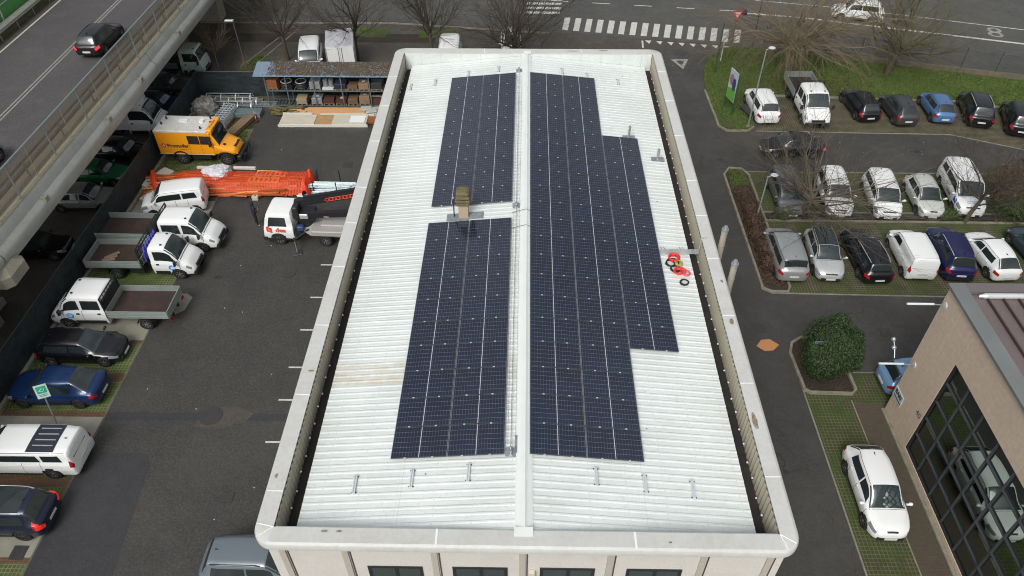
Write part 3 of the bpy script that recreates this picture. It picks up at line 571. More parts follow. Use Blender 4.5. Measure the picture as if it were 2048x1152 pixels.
# ================= VEHICLES =================
def pch(X,Y,x):
    n=len(X)
    if x<=X[0]: return Y[0]
    if x>=X[-1]: return Y[-1]
    i=0
    while x>X[i+1]: i+=1
    h=[X[j+1]-X[j] for j in range(n-1)];d=[(Y[j+1]-Y[j])/h[j] for j in range(n-1)]
    def sl(j):
        if j==0: return d[0]
        if j==n-1: return d[-1]
        return 0 if d[j-1]*d[j]<=0 else 2*d[j-1]*d[j]/(d[j-1]+d[j])
    t=(x-X[i])/h[i];a,b=sl(i),sl(i+1)
    return Y[i]*(1+2*t)*(1-t)**2+h[i]*a*t*(1-t)**2+Y[i+1]*t*t*(3-2*t)+h[i]*b*t*t*(t-1)
class Shell:
    def __init__(s,st): st=sorted(st);s.st=st;s.X=[a[0] for a in st];s.C=[[a[k] for a in st] for k in range(1,7)]
    def sec(s,x):
        zl,zb,zt,wl,wb,wt=[pch(s.X,c,x) for c in s.C];h=max(zt-zb,.012);rr=min(.14,.55*h)
        wt=min(wt,wb*.97)
        return [(0,zl),(wl*.9,zl),(wl*.97,zl+.07),(wb,zl+.52*(zb-zl)),(wb*.972,zb-.07),(wb*.91,zb),(wt+.012,zt-rr),(wt*.93,zt-rr*.28),(wt*.6,zt-.006),(0,zt+.012)]
    def P(s,x,v):
        q=s.sec(x);i=min(int(v),8);t=v-i;a,b=q[i],q[i+1];return Vector((x,a[0]+(b[0]-a[0])*t,a[1]+(b[1]-a[1])*t))
    def N(s,x,v):
        e=.01;i=int(min(v,8.999));va,vb=max(i,v-.05),min(i+1,v+.05)
        du=s.P(x+e,v)-s.P(x-e,v);dv=s.P(x,vb)-s.P(x,va);n=dv.cross(du)
        if n.length<1e-9: return Vector((0,0,1))
        n.normalize();return n
    def body(s,arches=()):
        X0,X1=s.X[0],s.X[-1];xs=set(s.X);n=int((X1-X0)/.075)
        for i in range(n+1): xs.add(X0+(X1-X0)*i/n)
        xs=sorted(xs);o=[xs[0]]
        for x in xs[1:]:
            if x-o[-1]>.022: o.append(x)
        if o[-1]!=xs[-1]:o[-1]=xs[-1]
        xs=o;vs=[0,1,2,2.2,2.4,2.6,2.8,3,3.33,3.67,4,5,5.5,6,7,8,9]
        full=vs+[-v for v in vs[1:-1]][::-1]
        verts=[];F=[];nv=len(full)
        for x in xs:
            q=s.sec(x)
            for v in full:
                a=abs(v);i=min(int(a),8);t=a-i;y=q[i][0]+(q[i+1][0]-q[i][0])*t;z=q[i][1]+(q[i+1][1]-q[i][1])*t
                for (xa,za,r) in arches:
                    if 1.5<a<4.2:
                        dx,dz=x-xa,z-za;d=math.hypot(dx,dz)
                        if abs(d-r)<.042 and d>1e-6: pass
                verts.append([x,(y if v>=0 else -y),z])
        # snap to the arch circle
        for (xa,za,r) in arches:
            for k,p in enumerate(verts):
                a=abs(full[k%nv])
                if 1<=a<4.4:
                    dx,dz=p[0]-xa,p[2]-za;d=math.hypot(dx,dz)
                    if abs(d-r)<.04 and d>1e-6: p[0]=xa+dx/d*r;p[2]=za+dz/d*r
        for i in range(len(xs)-1):
            for k in range(nv):
                k2=(k+1)%nv;f=(i*nv+k,i*nv+k2,(i+1)*nv+k2,(i+1)*nv+k)
                a=(abs(full[k])+abs(full[k2]))/2
                if 1.0<a<4.3 and any(all(math.hypot(verts[w][0]-xa,verts[w][2]-za)<=r+.012 for w in f) for xa,za,r in arches): continue
                F.append(f[::-1])
        F.append(tuple(range(nv)));F.append(tuple((len(xs)-1)*nv+k for k in range(nv))[::-1])
        return verts,F
    def patch(s,b,xa,xb,va,vb,side=1,e=.006,nx=6,nv=4,mi=0,xa2=None,xb2=None):
        vs=[]
        for i in range(nx+1):
            for j in range(nv+1):
                w=j/nv;x0_=xa+((xa2 if xa2 is not None else xa)-xa)*w;x1_=xb+((xb2 if xb2 is not None else xb)-xb)*w
                x=x0_+(x1_-x0_)*i/nx;v=va+(vb-va)*w;p=s.P(x,v);n=s.N(x,v);p=p+n*e;vs.append((p.x,p.y*side,p.z))
        fs=[(i*(nv+1)+j,(i+1)*(nv+1)+j,(i+1)*(nv+1)+j+1,i*(nv+1)+j+1) for i in range(nx) for j in range(nv)]
        if side<0: fs=[f[::-1] for f in fs]
        b.add(vs,fs,mi)
    def top(s,b,xa,xb,v0=6.3,e=.006,nx=6,mi=0,inset=0):
        vs=[];V=[v0+(9-v0)*j/5 for j in range(6)];row=[(v,1) for v in V]+[(v,-1) for v in V[:-1][::-1]];m=len(row)
        for i in range(nx+1):
            x=xa+(xb-xa)*i/nx
            for v,sd in row: p=s.P(x,v);n=s.N(x,v);p=p+n*e;vs.append((p.x,p.y*sd,p.z))
        b.add(vs,[(i*m+j,(i+1)*m+j,(i+1)*m+j+1,i*m+j+1) for i in range(nx) for j in range(m-1)],mi)
WCACHE={}
def wheel(parent,x,y,r,w,side,rim):
    key=(r,w,rim.name)
    if key not in WCACHE:
        b=MB();prof=[(r*.62,-w/2),(r*.93,-w/2),(r,-w*.36),(r,w*.36),(r*.93,w/2),(r*.62,w/2),(r*.6,0)];n=20;vs=[]
        for i in range(n):
            a=2*math.pi*i/n
            for (q,yy) in prof: vs.append((q*math.cos(a),yy,q*math.sin(a)))
        m=len(prof);b.add(vs,[(i*m+j,((i+1)%n)*m+j,((i+1)%n)*m+(j+1)%m,i*m+(j+1)%m)[::-1] for i in range(n) for j in range(m)])
        me=b.build('wheel',M_rubber,None,40);d1=me.data;bpy.data.objects.remove(me)
        b=MB();R=r*.64;b.tube([(0,-w*.28,0),(0,w*.30,0)],R*.99,20,1)
        for k in range(7):
            a=2*math.pi*k/7;c,s_=math.cos(a),math.sin(a);c2,s2=math.cos(a+.28),math.sin(a+.28);c3,s3=math.cos(a-.28),math.sin(a-.28)
            b.add([(c2*R*.2,w*.36,s2*R*.2),(c3*R*.2,w*.36,s3*R*.2),(math.cos(a-.13)*R*.97,w*.40,math.sin(a-.13)*R*.97),(math.cos(a+.13)*R*.97,w*.40,math.sin(a+.13)*R*.97)],[(0,1,2,3)],0)
        b.cyl((0,w*.3,0),R*.26,w*.08,10,'y');q=[(R*math.cos(2*math.pi*i/20)*f,w*.41,R*math.sin(2*math.pi*i/20)*f) for f in (1.02,.88) for i in range(20)]
        b.add(q,[(i,(i+1)%20,20+(i+1)%20,20+i) for i in range(20)],0)
        me=b.build('rim',[rim,M_black]);d2=me.data;bpy.data.objects.remove(me);WCACHE[key]=(d1,d2)
    d1,d2=WCACHE[key];o=bpy.data.objects.new('wheel',d1);COL.objects.link(o);o.parent=parent;o.location=(x,y,r)
    if side<0:o.rotation_euler=(0,0,math.pi)
    q=bpy.data.objects.new('rim',d2);COL.objects.link(q);q.parent=o
def paint(name,c,metal=.15,rough=.30):
    return mat('paint_'+name,c,rough,metal,noise=[(1.6,.18,tuple(v*.8 for v in c))],coat=.45)
def spec_car(kind,L,Wd,H):
    f=L/2;w=Wd/2;be=.615*H if kind!='suv' else .60*H
    D=dict(hatch=dict(wb=.255,wt=.44,rt=.13,rb=.035,tl=be+.02),wagon=dict(wb=.26,wt=.42,rt=.10,rb=.03,tl=be+.02),suv=dict(wb=.24,wt=.385,rt=.115,rb=.035,tl=be+.03),
      saloon=dict(wb=.27,wt=.43,rt=.29,rb=.13,tl=be+.06),coupe=dict(wb=.265,wt=.43,rt=.26,rb=.07,tl=be+.07),mpv=dict(wb=.18,wt=.36,rt=.09,rb=.03,tl=be+.02),van=dict(wb=.19,wt=.36,rt=.035,rb=.012,tl=be+.1),city=dict(wb=.235,wt=.425,rt=.17,rb=.03,tl=be))[kind]
    xwb,xwt=f-D['wb']*L,f-D['wt']*L;xrt,xrb=-f+D['rt']*L,-f+D['rb']*L
    hood=be-.02 if kind!='suv' else be;tw={'van':.86,'mpv':.78,'suv':.71}.get(kind,.675)
    st=[(-f,.38,be-.30,be-.24,.52*w,.54*w,.44*w),(-f+.03,.31,be-.17,be-.09,.68*w,.70*w,.56*w),(-f+.08,.27,be-.08,be-.0,.80*w,.825*w,.66*w)] if kind!='van' else [(-f,.40,be-.28,be-.22,.80*w,.83*w,.70*w),(-f+.05,.30,be-.12,be-.04,.88*w,.91*w,.78*w)]
    if kind in('saloon','coupe'): st+=[(-f+.14,.25,be-.03,D['tl'],.93*w,.955*w,.80*w),(xrb,.22,be,D['tl']+.02,.96*w,.985*w,.80*w)]
    elif kind=='van': st+=[(-f+.07,.26,be,be+.35,.95*w,.97*w,.84*w),(-f+.12,.25,be,H-.10,.96*w,.98*w,.84*w)]
    else: st+=[(xrb+.02,.25,be-.02,be+.05,.90*w,.925*w,.74*w),(xrb+.02+.5*(xrt-xrb),.22,be,(be+H)/2+.06,.95*w,.975*w,.68*w)]
    st+=[(xrt,.20,be,H-.05 if kind not in('saloon','coupe') else H-.03,(.94 if kind in('city','hatch') else .97)*w,(.962 if kind in('city','hatch') else .995)*w,(tw-(.08 if kind=='city' else .05))*w),(xrt+.12*L,.20,be,H-.012,.97*w,w,(tw+.01)*w),((xwt+xrt)/2+.1,.20,be-.01,H,.97*w,w,(tw+.02)*w),(xwt,.20,be-.02,H-.035,.97*w,w,(tw+.015)*w),
      ((xwt+xwb)/2,.20,be-.03,(H+hood)/2+.045,.97*w,w,(tw+.05)*w),(xwb,.20,hood-.05,hood+.03,.97*w,w,.82*w),(xwb+.10,.20,hood-.06,hood+.015,.97*w,.995*w,.82*w),(f-.62,.20,hood-.12,hood-.03,.945*w,.965*w,.74*w),(f-.38,.20,hood-.17,hood-.075,.90*w,.915*w,.68*w),(f-.20,.21,hood-.23,hood-.145,.81*w,.825*w,.60*w),(f-.09,.23,hood-.29,hood-.22,.69*w,.70*w,.50*w),(f-.03,.26,hood-.35,hood-.30,.55*w,.56*w,.40*w),(f,.29,hood-.42,hood-.39,.42*w,.43*w,.30*w)]
    if kind in('van','mpv'): st[-6:]=[(f-.62,.20,hood-.12,hood-.03,.96*w,.98*w,.78*w),(f-.34,.20,hood-.17,hood-.085,.93*w,.945*w,.72*w),(f-.16,.21,hood-.25,hood-.17,.86*w,.875*w,.65*w),(f-.06,.24,hood-.33,hood-.27,.74*w,.75*w,.55*w),(f,.29,hood-.42,hood-.38,.58*w,.59*w,.42*w)]
    return Shell(st),dict(xwb=xwb,xwt=xwt,xrt=xrt,xrb=xrb,be=be,f=f,w=w)
def plate(t,x,z,sgn,tilt=0,m=None):
    b=MB();b.box(-.012,.012,-.26,.26,-.055,.055);o=b.build('number_plate',m or M_plate,t);o.location=(x,0,z);return o
def car(name,label,cat,kind,L,Wd,H,wb,pm,x,y,hd,roofm=None,rails=False,clad=False,rim=None,lit=False,z=0,wr=.33,group=None,antenna=True,glass=None,fo=.19,tailm=None,name2=None,pano=False,doors=2,handle=True):
    S,d=spec_car(kind,L,Wd,H);f,w=d['f'],d['w'];t=thing(name,label,cat,(x,y,z),R_(hd),group)
    xf=f-fo*L;xr=xf-wb;ar=[(xf,wr,wr+.055),(xr,wr,wr+.055)]
    vs,F=S.body(ar);b=MB();b.add(vs,F)
    # door and bonnet seams
    xm=(d['xwb']+d['xrt'])/2+.05
    for sx in ((xf-wr-.14 if 0 else d['xwb']-.02),xm,(xr+.30)):
        for sd in (1,-1): S.patch(b,sx-.009,sx+.009,2.3,4.95,sd,.004,1,6,1)
    S.top(b,d['xwb']+.012,d['xwb']+.032,6.1,.004,1,1)
    for sd in (1,-1): S.patch(b,d['xrt']+.05,d['xwt']-.02,6.62,6.80,sd,.005,8,1,1)
    if kind not in('saloon','coupe','van'): S.top(b,d['xrt']-.012,d['xrt']+.008,6.2,.005,1,1)
    body=b.build('body',[pm,M_black],t,68)
    g=glass or M_glass
    def gl(nm,fn,m=g): bb=MB();fn(bb);return bb.build(nm,m,t,60)
    gl('windscreen',lambda b:S.top(b,d['xwt']+.03,d['xwb']-.03,6.25,.007,8),M_glassL if kind not in('x',) else g)
    if kind!='van': gl('rear_window',lambda b:S.top(b,d['xrb']+(.09 if kind not in('saloon','coupe') else .1),d['xrt']-.02,6.3,.008,6))
    else:
        gl('rear_window',lambda b:b.add([(-f+.055,-w*.62,H*.66),(-f+.055,w*.62,H*.66),(-f+.105,w*.60,H-.22),(-f+.105,-w*.60,H-.22)],[(0,3,2,1)])) if tailm!='panel' else None
    for sd in (1,-1):
        xa=d['xrt']-(.12 if kind in('saloon','coupe') else .02);xb=d['xwb']-.28
        if kind=='van': segs=[(d['xwt']-.62,xb)] if tailm=='panel' else [(d['xrt']+.25,d['xrt']+1.1),(d['xrt']+1.2,xb)]
        elif doors==1: segs=[(xa+.35,xb)]
        else: segs=[(xa+.1,xm-.05),(xm+.03,xb)]
        for a,c in segs:
            gl('side_window',lambda b,a=a,c=c:S.patch(b,a,c,5.14,5.90,sd,.007,8,3,0,xa2=a+(.10 if a<xm-.4 else 0),xb2=c-(.16 if c==xb else 0)))
    for sd in (1,-1):
        bb=MB();S.patch(bb,f-.52,f-.11,3.55,4.95,sd,.008,6,3);bb.build('headlight',M_lamp,t,60)
        bb=MB();S.patch(bb,-f+.035,-f+(.30 if kind!='van' else .16),3.55,4.9 if kind!='van' else 5.3,sd,.008,6,3);bb.build('tail_light',M_tailon if lit else M_tail,t,60)
        bb=MB();mx=d['xwb']-.22;bb.sphere((mx,sd*(w+.10),d['be']+.06),.11,8,6,sc=(.7,1,.75));bb.box(mx-.04,mx+.04,min(sd*(w-.06),sd*(w+.05)),max(sd*(w-.06),sd*(w+.05)),d['be']-.0,d['be']+.04);bb.build('mirror',pm if not clad else pm,t,40)
    if handle:
        for sd in (1,-1):
            for hx_ in (xm+.12,xm-.78)[:doors]: 
                p=S.P(hx_,4.1);bb=MB();bb.box(hx_-.09,hx_+.09,sd*p.y-.015,sd*p.y+.015,p.z-.012,p.z+.012);bb.build('door_handle',pm,t)
    bb=MB();bb.bevbox(f-.06,f+.012,-w*.60,w*.60,.26,.43,.02);S.top(bb,f-.11,f-.055,8.15 if kind=='city' else 7.5,.010,3);bb.build('grille',M_black,t)
    plate(t,f+.022,.36,1);plate(t,-f-.012,d['be']-.37 if kind not in('saloon','coupe') else .5,-1)
    bb=MB();bb.box(-f+.02,-f+.06,-w*.5,w*.5,.30,.36)
    S.patch(bb,xr+wr+.08,xf-wr-.08,1.9,2.35,1,.01,4,2);S.patch(bb,xr+wr+.08,xf-wr-.08,1.9,2.35,-1,.01,4,2)
    for xa_ in (xf,xr):
        r=wr+.055;n=12
        for sd in (1,-1):
            yo=sd*(w*.965);yi=sd*(w-.32);v=[(xa_+r*math.cos(math.pi*i/n),yy,wr+r*math.sin(math.pi*i/n)) for yy in (yo,yi) for i in range(n+1)]
            bb.add(v,[(i,i+1,n+2+i,n+1+i) for i in range(n)]);bb.add([(xa_+r*math.cos(math.pi*i/n),yi,wr+r*math.sin(math.pi*i/n)) for i in range(n+1)]+[(xa_-r,yi,.15),(xa_+r,yi,.15)],[tuple(range(n+3))])
            if clad:
                r2=r+.06;v=[(xa_+q*math.cos(math.pi*i/n),sd*(w+.012),wr+q*math.sin(math.pi*i/n)) for q in (r,r2) for i in range(n+1)]
                bb.add(v,[(i,i+1,n+2+i,n+1+i) for i in range(n)])
    if clad: S.patch(bb,xr+wr,xf-wr,1.9,2.9,1,.012,4,2);S.patch(bb,xr+wr,xf-wr,1.9,2.9,-1,.012,4,2);bb.box(-f-.012,-f+.1,-w*.80,w*.80,.30,.46);bb.box(f-.05,f+.012,-w*.7,w*.7,.26,.36)
    bb.build('underbody_trim',M_black,t)
    for xa_ in (xf,xr):
        for sd in (1,-1): wheel(t,xa_,sd*(w-.115),wr,.21,sd,rim or M_rim)
    if roofm or pano:
        bb=MB();S.top(bb,d['xrt']+(.25 if pano else .03),d['xwt']-.01,7.05 if pano else 6.4,.008,8);bb.build('roof_panel',roofm or M_glass,t,60)
    if rails:
        for sd in (1,-1):
            pts=[];a,c=d['xrt']+.12,d['xwt']-.15
            for i in range(9):
                xx=a+(c-a)*i/8;p=S.P(xx,6.9);pts.append((xx,sd*p.y,p.z+(.045 if 0<i<8 else .0)))
            bb=MB();bb.tube(pts,.022,6);bb.build('roof_rail',rails if rails is not True else M_alu,t,60)
    if antenna:
        bb=MB();xx=d['xrt']+.28;p=S.P(xx,9);bb.add([(xx-.09,-.018,p.z),(xx-.09,.018,p.z),(xx+.09,0,p.z),(xx-.08,0,p.z+.08)],[(0,1,3),(0,3,2),(1,2,3)]);bb.build('antenna',M_black,t)
    return t,S,d
P_sil=paint('silver',(.44,.46,.46),.55);P_lsil=paint('light_silver',(.58,.60,.59),.4);P_blk=paint('black',(.006,.006,.009),.0,.25);P_dgr=paint('dark_grey',(.075,.078,.085),.5);P_gry=paint('grey',(.20,.215,.225),.5)
P_blu=paint('deep_blue',(.008,.032,.115),.3);P_nav=paint('navy',(.014,.018,.085),.3);P_sky=paint('sky_blue',(.10,.21,.42),.4);P_vol=paint('ink_blue',(.018,.026,.055),.4);P_tea=paint('teal_grey',(.05,.08,.10),.4)
P_grn=paint('green',(.015,.16,.07),.1);P_ivo=paint('ivory_silver',(.62,.64,.60),.25);P_slt=paint('slate_grey',(.165,.20,.225),.3);P_ltb=paint('pale_blue',(.22,.38,.62),.3);P_w=M_white
G1='cars in the row nearest the building','';GA='cars in the front row of the right car park';GB='cars in the middle row of the right car park';GC='cars in the back row by the lawn';GY='cars parked in the left yard'
# right car park, front row
car('parked_car','silver estate-like hatchback with silver roof, leftmost in the front row','car','mpv',4.38,1.83,1.62,2.65,P_sil,15.2,20.6,89,group=GA)
car('parked_car','silver hatchback with black roof facing the viewer, second in the front row','car','hatch',4.02,1.75,1.48,2.51,P_lsil,17.45,20.55,-94,roofm=M_glass,group=GA,antenna=False)
car('parked_car','black estate car between the silver hatchback and the white panel van','car','wagon',4.62,1.81,1.45,2.81,P_blk,19.85,20.6,92,group=GA,rails=M_alu)
car('small_van','white windowless panel van in the front row beside the navy off-roader','van','van',3.96,1.72,1.72,2.51,P_w,22.45,20.65,88,group=GA,tailm='panel',antenna=False,wr=.30)
car('parked_car','navy blue off-roader with silver roof rails beside the white panel van','car','suv',4.34,1.80,1.66,2.67,P_nav,24.75,20.8,85,group=GA,rails=True,clad=True,rim=M_rimd)
car('parked_car','white rounded hatchback in the front row near the beige building roof','car','city',4.03,1.75,1.47,2.54,P_w,27.1,20.65,93,group=GA)
car('parked_car','dark teal car cut off at the right edge of the front row','car','hatch',4.1,1.75,1.47,2.55,P_tea,30.0,21.2,95,group=GA)
# middle row
car('parked_car','grey people carrier under the bare tree at the left of the middle row','car','mpv',4.3,1.76,1.58,2.6,P_gry,16.75,26.6,-91,group=GB,glass=None)
car('parked_car','large white crossover under the bare tree facing the viewer','car','suv',4.35,1.82,1.62,2.65,P_w,19.8,26.6,-95,group=GB,clad=True,rim=M_rimd)
car('parked_car','white mini people carrier with black grille in the middle row','car','mpv',4.15,1.77,1.62,2.61,P_w,22.75,26.35,-96,group=GB)
car('parked_car','ivory silver hatchback with chrome grille in the middle row','car','city',3.78,1.70,1.53,2.39,P_ivo,25.4,26.3,-93,group=GB)
mv,S,d=car('accessible_minivan','white passenger van with blue wheelchair sign behind the small tree','van','van',4.6,1.83,1.84,2.8,P_w,28.0,26.9,-97,group=GB)
M_ink=mat('blue_ink',(.03,.08,.35),.5);M_dk=mat('dark_ink',(.03,.03,.05),.5);M_rd=mat('red_ink',(.60,.03,.03),.5)
b=MB();S.patch(b,d['f']-1.05,d['f']-.62,3.3,4.6,-1,.012,3,3);b.build('blue_badge',M_ink,mv);S.patch
b=MB();b.sphere((0,0,0),.045,8,6);o=b.build('badge_figure',M_plate,mv);p=S.P(d['f']-.82,4.2);o.location=(p.x,-p.y-.012,p.z+.05);b=MB();b.torus((0,0,0),.09,.018,14,4);o=b.build('badge_figure',M_plate,mv);o.rotation_euler=(R_(90),0,0);o.location=(p.x,-p.y-.015,p.z-.1)
text('WW',.36,frame((.35,-d['w']-.01,.72),(1,0,0),(0,0,1)),M_dk,mv)
for k,(xx,zz,ww) in enumerate(((d['f']-.50,1.005,.32),(d['f']-.36,.965,.36))):
    b=MB();p=S.P(xx,8.9);q=S.P(xx+.09,8.9);b.add([(xx,-ww,p.z+.012),(xx+.09,-ww,q.z+.012),(xx+.09,ww,q.z+.012),(xx,ww,p.z+.012)],[(0,1,2,3)]);b.build('bonnet_inscription',mat('faded_blue_print',(.30,.38,.62),.5,noise=[(14,.9,(.75,.77,.77))]),mv)
# lane and back row
car('driving_car','black saloon driving left in the lane behind the bare tree','car','saloon',4.3,1.78,1.44,2.65,P_blk,18.6,32.2,180,lit=True)
car('parked_car','white compact off-roader at the left end of the back row by the lamp post','car','suv',4.43,1.81,1.68,2.6,P_w,17.7,37.8,92,group=GC)
car('parked_car','black hatchback parked right of the white pickup lorry by the lawn','car','hatch',4.25,1.78,1.46,2.6,P_blk,25.15,38.1,94,group=GC)
car('parked_car','dark grey rounded little car between the black and light blue hatchbacks','car','city',3.93,1.70,1.56,2.45,P_dgr,27.75,37.4,92,group=GC,rim=M_rim)
car('parked_car','light blue hatchback in the back row by the lawn','car','city',3.9,1.70,1.48,2.5,P_sky,30.75,37.8,87,group=GC)
car('parked_car','black off-roader with silver roof rails in the back row','car','suv',4.45,1.84,1.64,2.67,P_blk,33.5,37.5,77,group=GC,rails=True)
car('parked_car','black car cut off at the right edge of the back row','car','suv',4.4,1.82,1.62,2.6,P_blk,36.0,36.2,72,group=GC)
car('driving_car','white off-roader driving left on the main road behind the railing','car','suv',4.5,1.82,1.68,2.62,P_w,30.3,54.9,164)
car('parked_car','white round-nosed crossover beside the glass wall of the beige building','car','city',4.27,1.80,1.60,2.57,P_w,15.15,4.85,-91,rim=M_rim,wr=.34)
car('parked_car','pale blue hatchback half hidden behind the corner of the beige building','car','hatch',4.0,1.72,1.48,2.5,P_ltb,19.5,11.2,3)
# left yard
car('parked_car','black five-door hatchback in the left yard below the white lorry','car','hatch',4.37,1.80,1.45,2.68,P_blk,-22.55,12.6,0,group=GY)
car('parked_car','deep blue coupe crossover behind the green parking sign','car','coupe',4.57,1.82,1.56,2.72,P_blu,-22.6,9.95,180,group=GY,rim=M_rimd)
nv,S,d=car('pickup','white double-cab pickup with hard top and dark ribbed roof panel','pickup','van',5.25,1.85,1.80,3.2,P_w,-22.15,6.1,180,group=GY,wr=.38,clad=False,fo=.17)
b=MB();S.top(b,-1.95,-.75,7.1,.012,4);
for k in range(4): b.box(-1.85,-.95,-.5+k*.3,-.46+k*.3,1.82,1.845,1)
b.build('ribbed_roof_panel',[M_vol_ if 0 else mat('dark_roof_cover',(.022,.025,.04),.5),M_alu],nv)
vo,S,d=car('parked_car','dark blue estate off-roader with tall red tail lights at the left edge','car','suv',4.69,1.90,1.66,2.86,P_vol,-21.95,3.15,180,group=GY,rails=M_alu,rim=M_rimd,pano=True,wr=.36)
for sd in (1,-1):
    b=MB();S.patch(b,-2.33,-2.12,3.4,5.0,sd,.014,4,3);S.patch(b,-2.22,-2.0,5.0,5.8,sd,.014,4,3);b.build('tail_light',mat('bright_tail',(.75,.03,.02),.3,emit=((1,.05,.03),.25)),vo)
car('parked_car','slate grey crossover tucked against the near left corner of the building','car','suv',4.5,1.84,1.62,2.7,P_slt,-10.35,1.15,0,group=GY,rails=mat('black_rail',(.02,.02,.02),.5),clad=True)
ql,S,d=car('small_van','small white van with side windows parked nose to the fence','van','van',3.96,1.72,1.74,2.51,P_w,-22.2,25.15,192,group=GY,antenna=False,wr=.30)
# under the viaduct
GU='vehicles on the lower road beyond the fence'
car('parked_car','silver grey saloon beyond the netting fence under the viaduct','car','saloon',4.6,1.79,1.44,2.7,P_sil,-28.1,25.4,2,group=GU)
gc,S,d=car('parked_car','green car with a red mirror beyond the fence','car','hatch',3.95,1.66,1.42,2.45,P_grn,-28.35,28.15,1,group=GU)
car('parked_car','black saloon beyond the fence level with the yellow truck wheels','car','saloon',4.6,1.8,1.42,2.7,P_blk,-28.1,30.9,-4,group=GU)
car('parked_car','dark navy car squeezed beside the white box van','car','hatch',4.2,1.76,1.45,2.6,P_nav,-27.9,37.35,-4,group=GU)
car('parked_car','dark grey saloon between the navy car and the pale green lorry','car','saloon',4.75,1.83,1.43,2.85,P_dgr,-28.4,40.3,-2,group=GU)
car('parked_car','black car in deep shade beside the viaduct pier','car','hatch',4.3,1.78,1.46,2.6,P_blk,-29.0,20.5,8,group=GU)
# on the viaduct
car('driving_car','black hatchback with lit red tail lights driving along the viaduct','car','hatch',4.36,1.81,1.45,2.67,P_blk,-29.15,35.6,90,lit=True,z=6.02)
car('driving_car','blue grey car half outside the frame on the viaduct','car','hatch',4.3,1.78,1.46,2.6,P_slt,-29.5,20.0,91,z=6.02)
# behind
car('parked_van','white passenger van behind the storage rack','van','van',4.6,1.85,1.85,2.9,P_w,-17.75,44.6,-80,antenna=False,wr=.33)
car('parked_van','white van mostly hidden behind the far left parapet','van','van',4.8,1.90,1.9,2.9,P_w,-6.3,44.9,-88,antenna=False)
car('parked_car','white car hidden behind the thick bare tree at the ridge end','car','hatch',4.1,1.75,1.5,2.55,P_w,-1.3,47.9,-88)
# ---------- lorries ----------
def wave_logo(t,x,y,z):
    m=mat('logo_blue',(.05,.30,.75),.5);b=MB();pts=[(x+.17*math.cos(a)*(1-.25*math.sin(a)),y,z+.14*math.sin(a)) for a in [R_(30+i*24) for i in range(13)]];b.tube(pts,[.02+.022*math.sin(math.pi*i/12) for i in range(13)],5);b.build('blue_logo',m,t)
    b=MB();b.tube([(x+.02,y,z-.02),(x+.2,y,z-.02)],.022,5);b.build('blue_logo',m,t)
M_bed=mat('rusty_bed_floor',(.035,.022,.018),.75,noise=[(2.5,.5,(.09,.042,.025)),(.9,.7,(.022,.018,.018))])
M_side=mat('dropside_aluminium',(.36,.41,.39),.45,.4,noise=[(2,.5,(.27,.30,.28))])
def cabshell(L,Wd,H,semi=True,back=0):   # x from 0 (rear of cab) to L (nose)
    w=Wd/2;be=.57*H
    if semi: st=[(0,.35,be,H-.10,.96*w,.985*w,.80*w),(.06,.32,be,H-.03,.97*w,w,.83*w),(L-1.75,.32,be,H,.97*w,w,.84*w),(L-1.45,.32,be-.02,H-.05,.97*w,w,.83*w),(L-1.05,.32,be-.05,(H+be)/2+.10,.97*w,w,.86*w),(L-.72,.32,be-.10,be+.07,.97*w,w,.86*w),(L-.35,.30,be-.26,be-.13,.95*w,.97*w,.80*w),(L-.12,.30,be-.45,be-.38,.88*w,.90*w,.74*w),(L,.34,be-.60,be-.55,.80*w,.82*w,.7*w)];xt,xb=L-1.42,L-.76
    else: st=[(0,.45,be,H-.12,.96*w,.985*w,.82*w),(.08,.42,be,H-.02,.97*w,w,.86*w),(L-.55,.40,be,H,.97*w,w,.86*w),(L-.38,.40,be-.04,H-.07,.97*w,w,.84*w),(L-.12,.40,be-.10,be+.12,.96*w,.98*w,.86*w),(L-.05,.40,be-.32,be-.18,.93*w,.94*w,.84*w),(L,.42,.62,.75,.88*w,.89*w,.8*w)];xt,xb=L-.36,L-.12
    return Shell(st),be,xt,xb
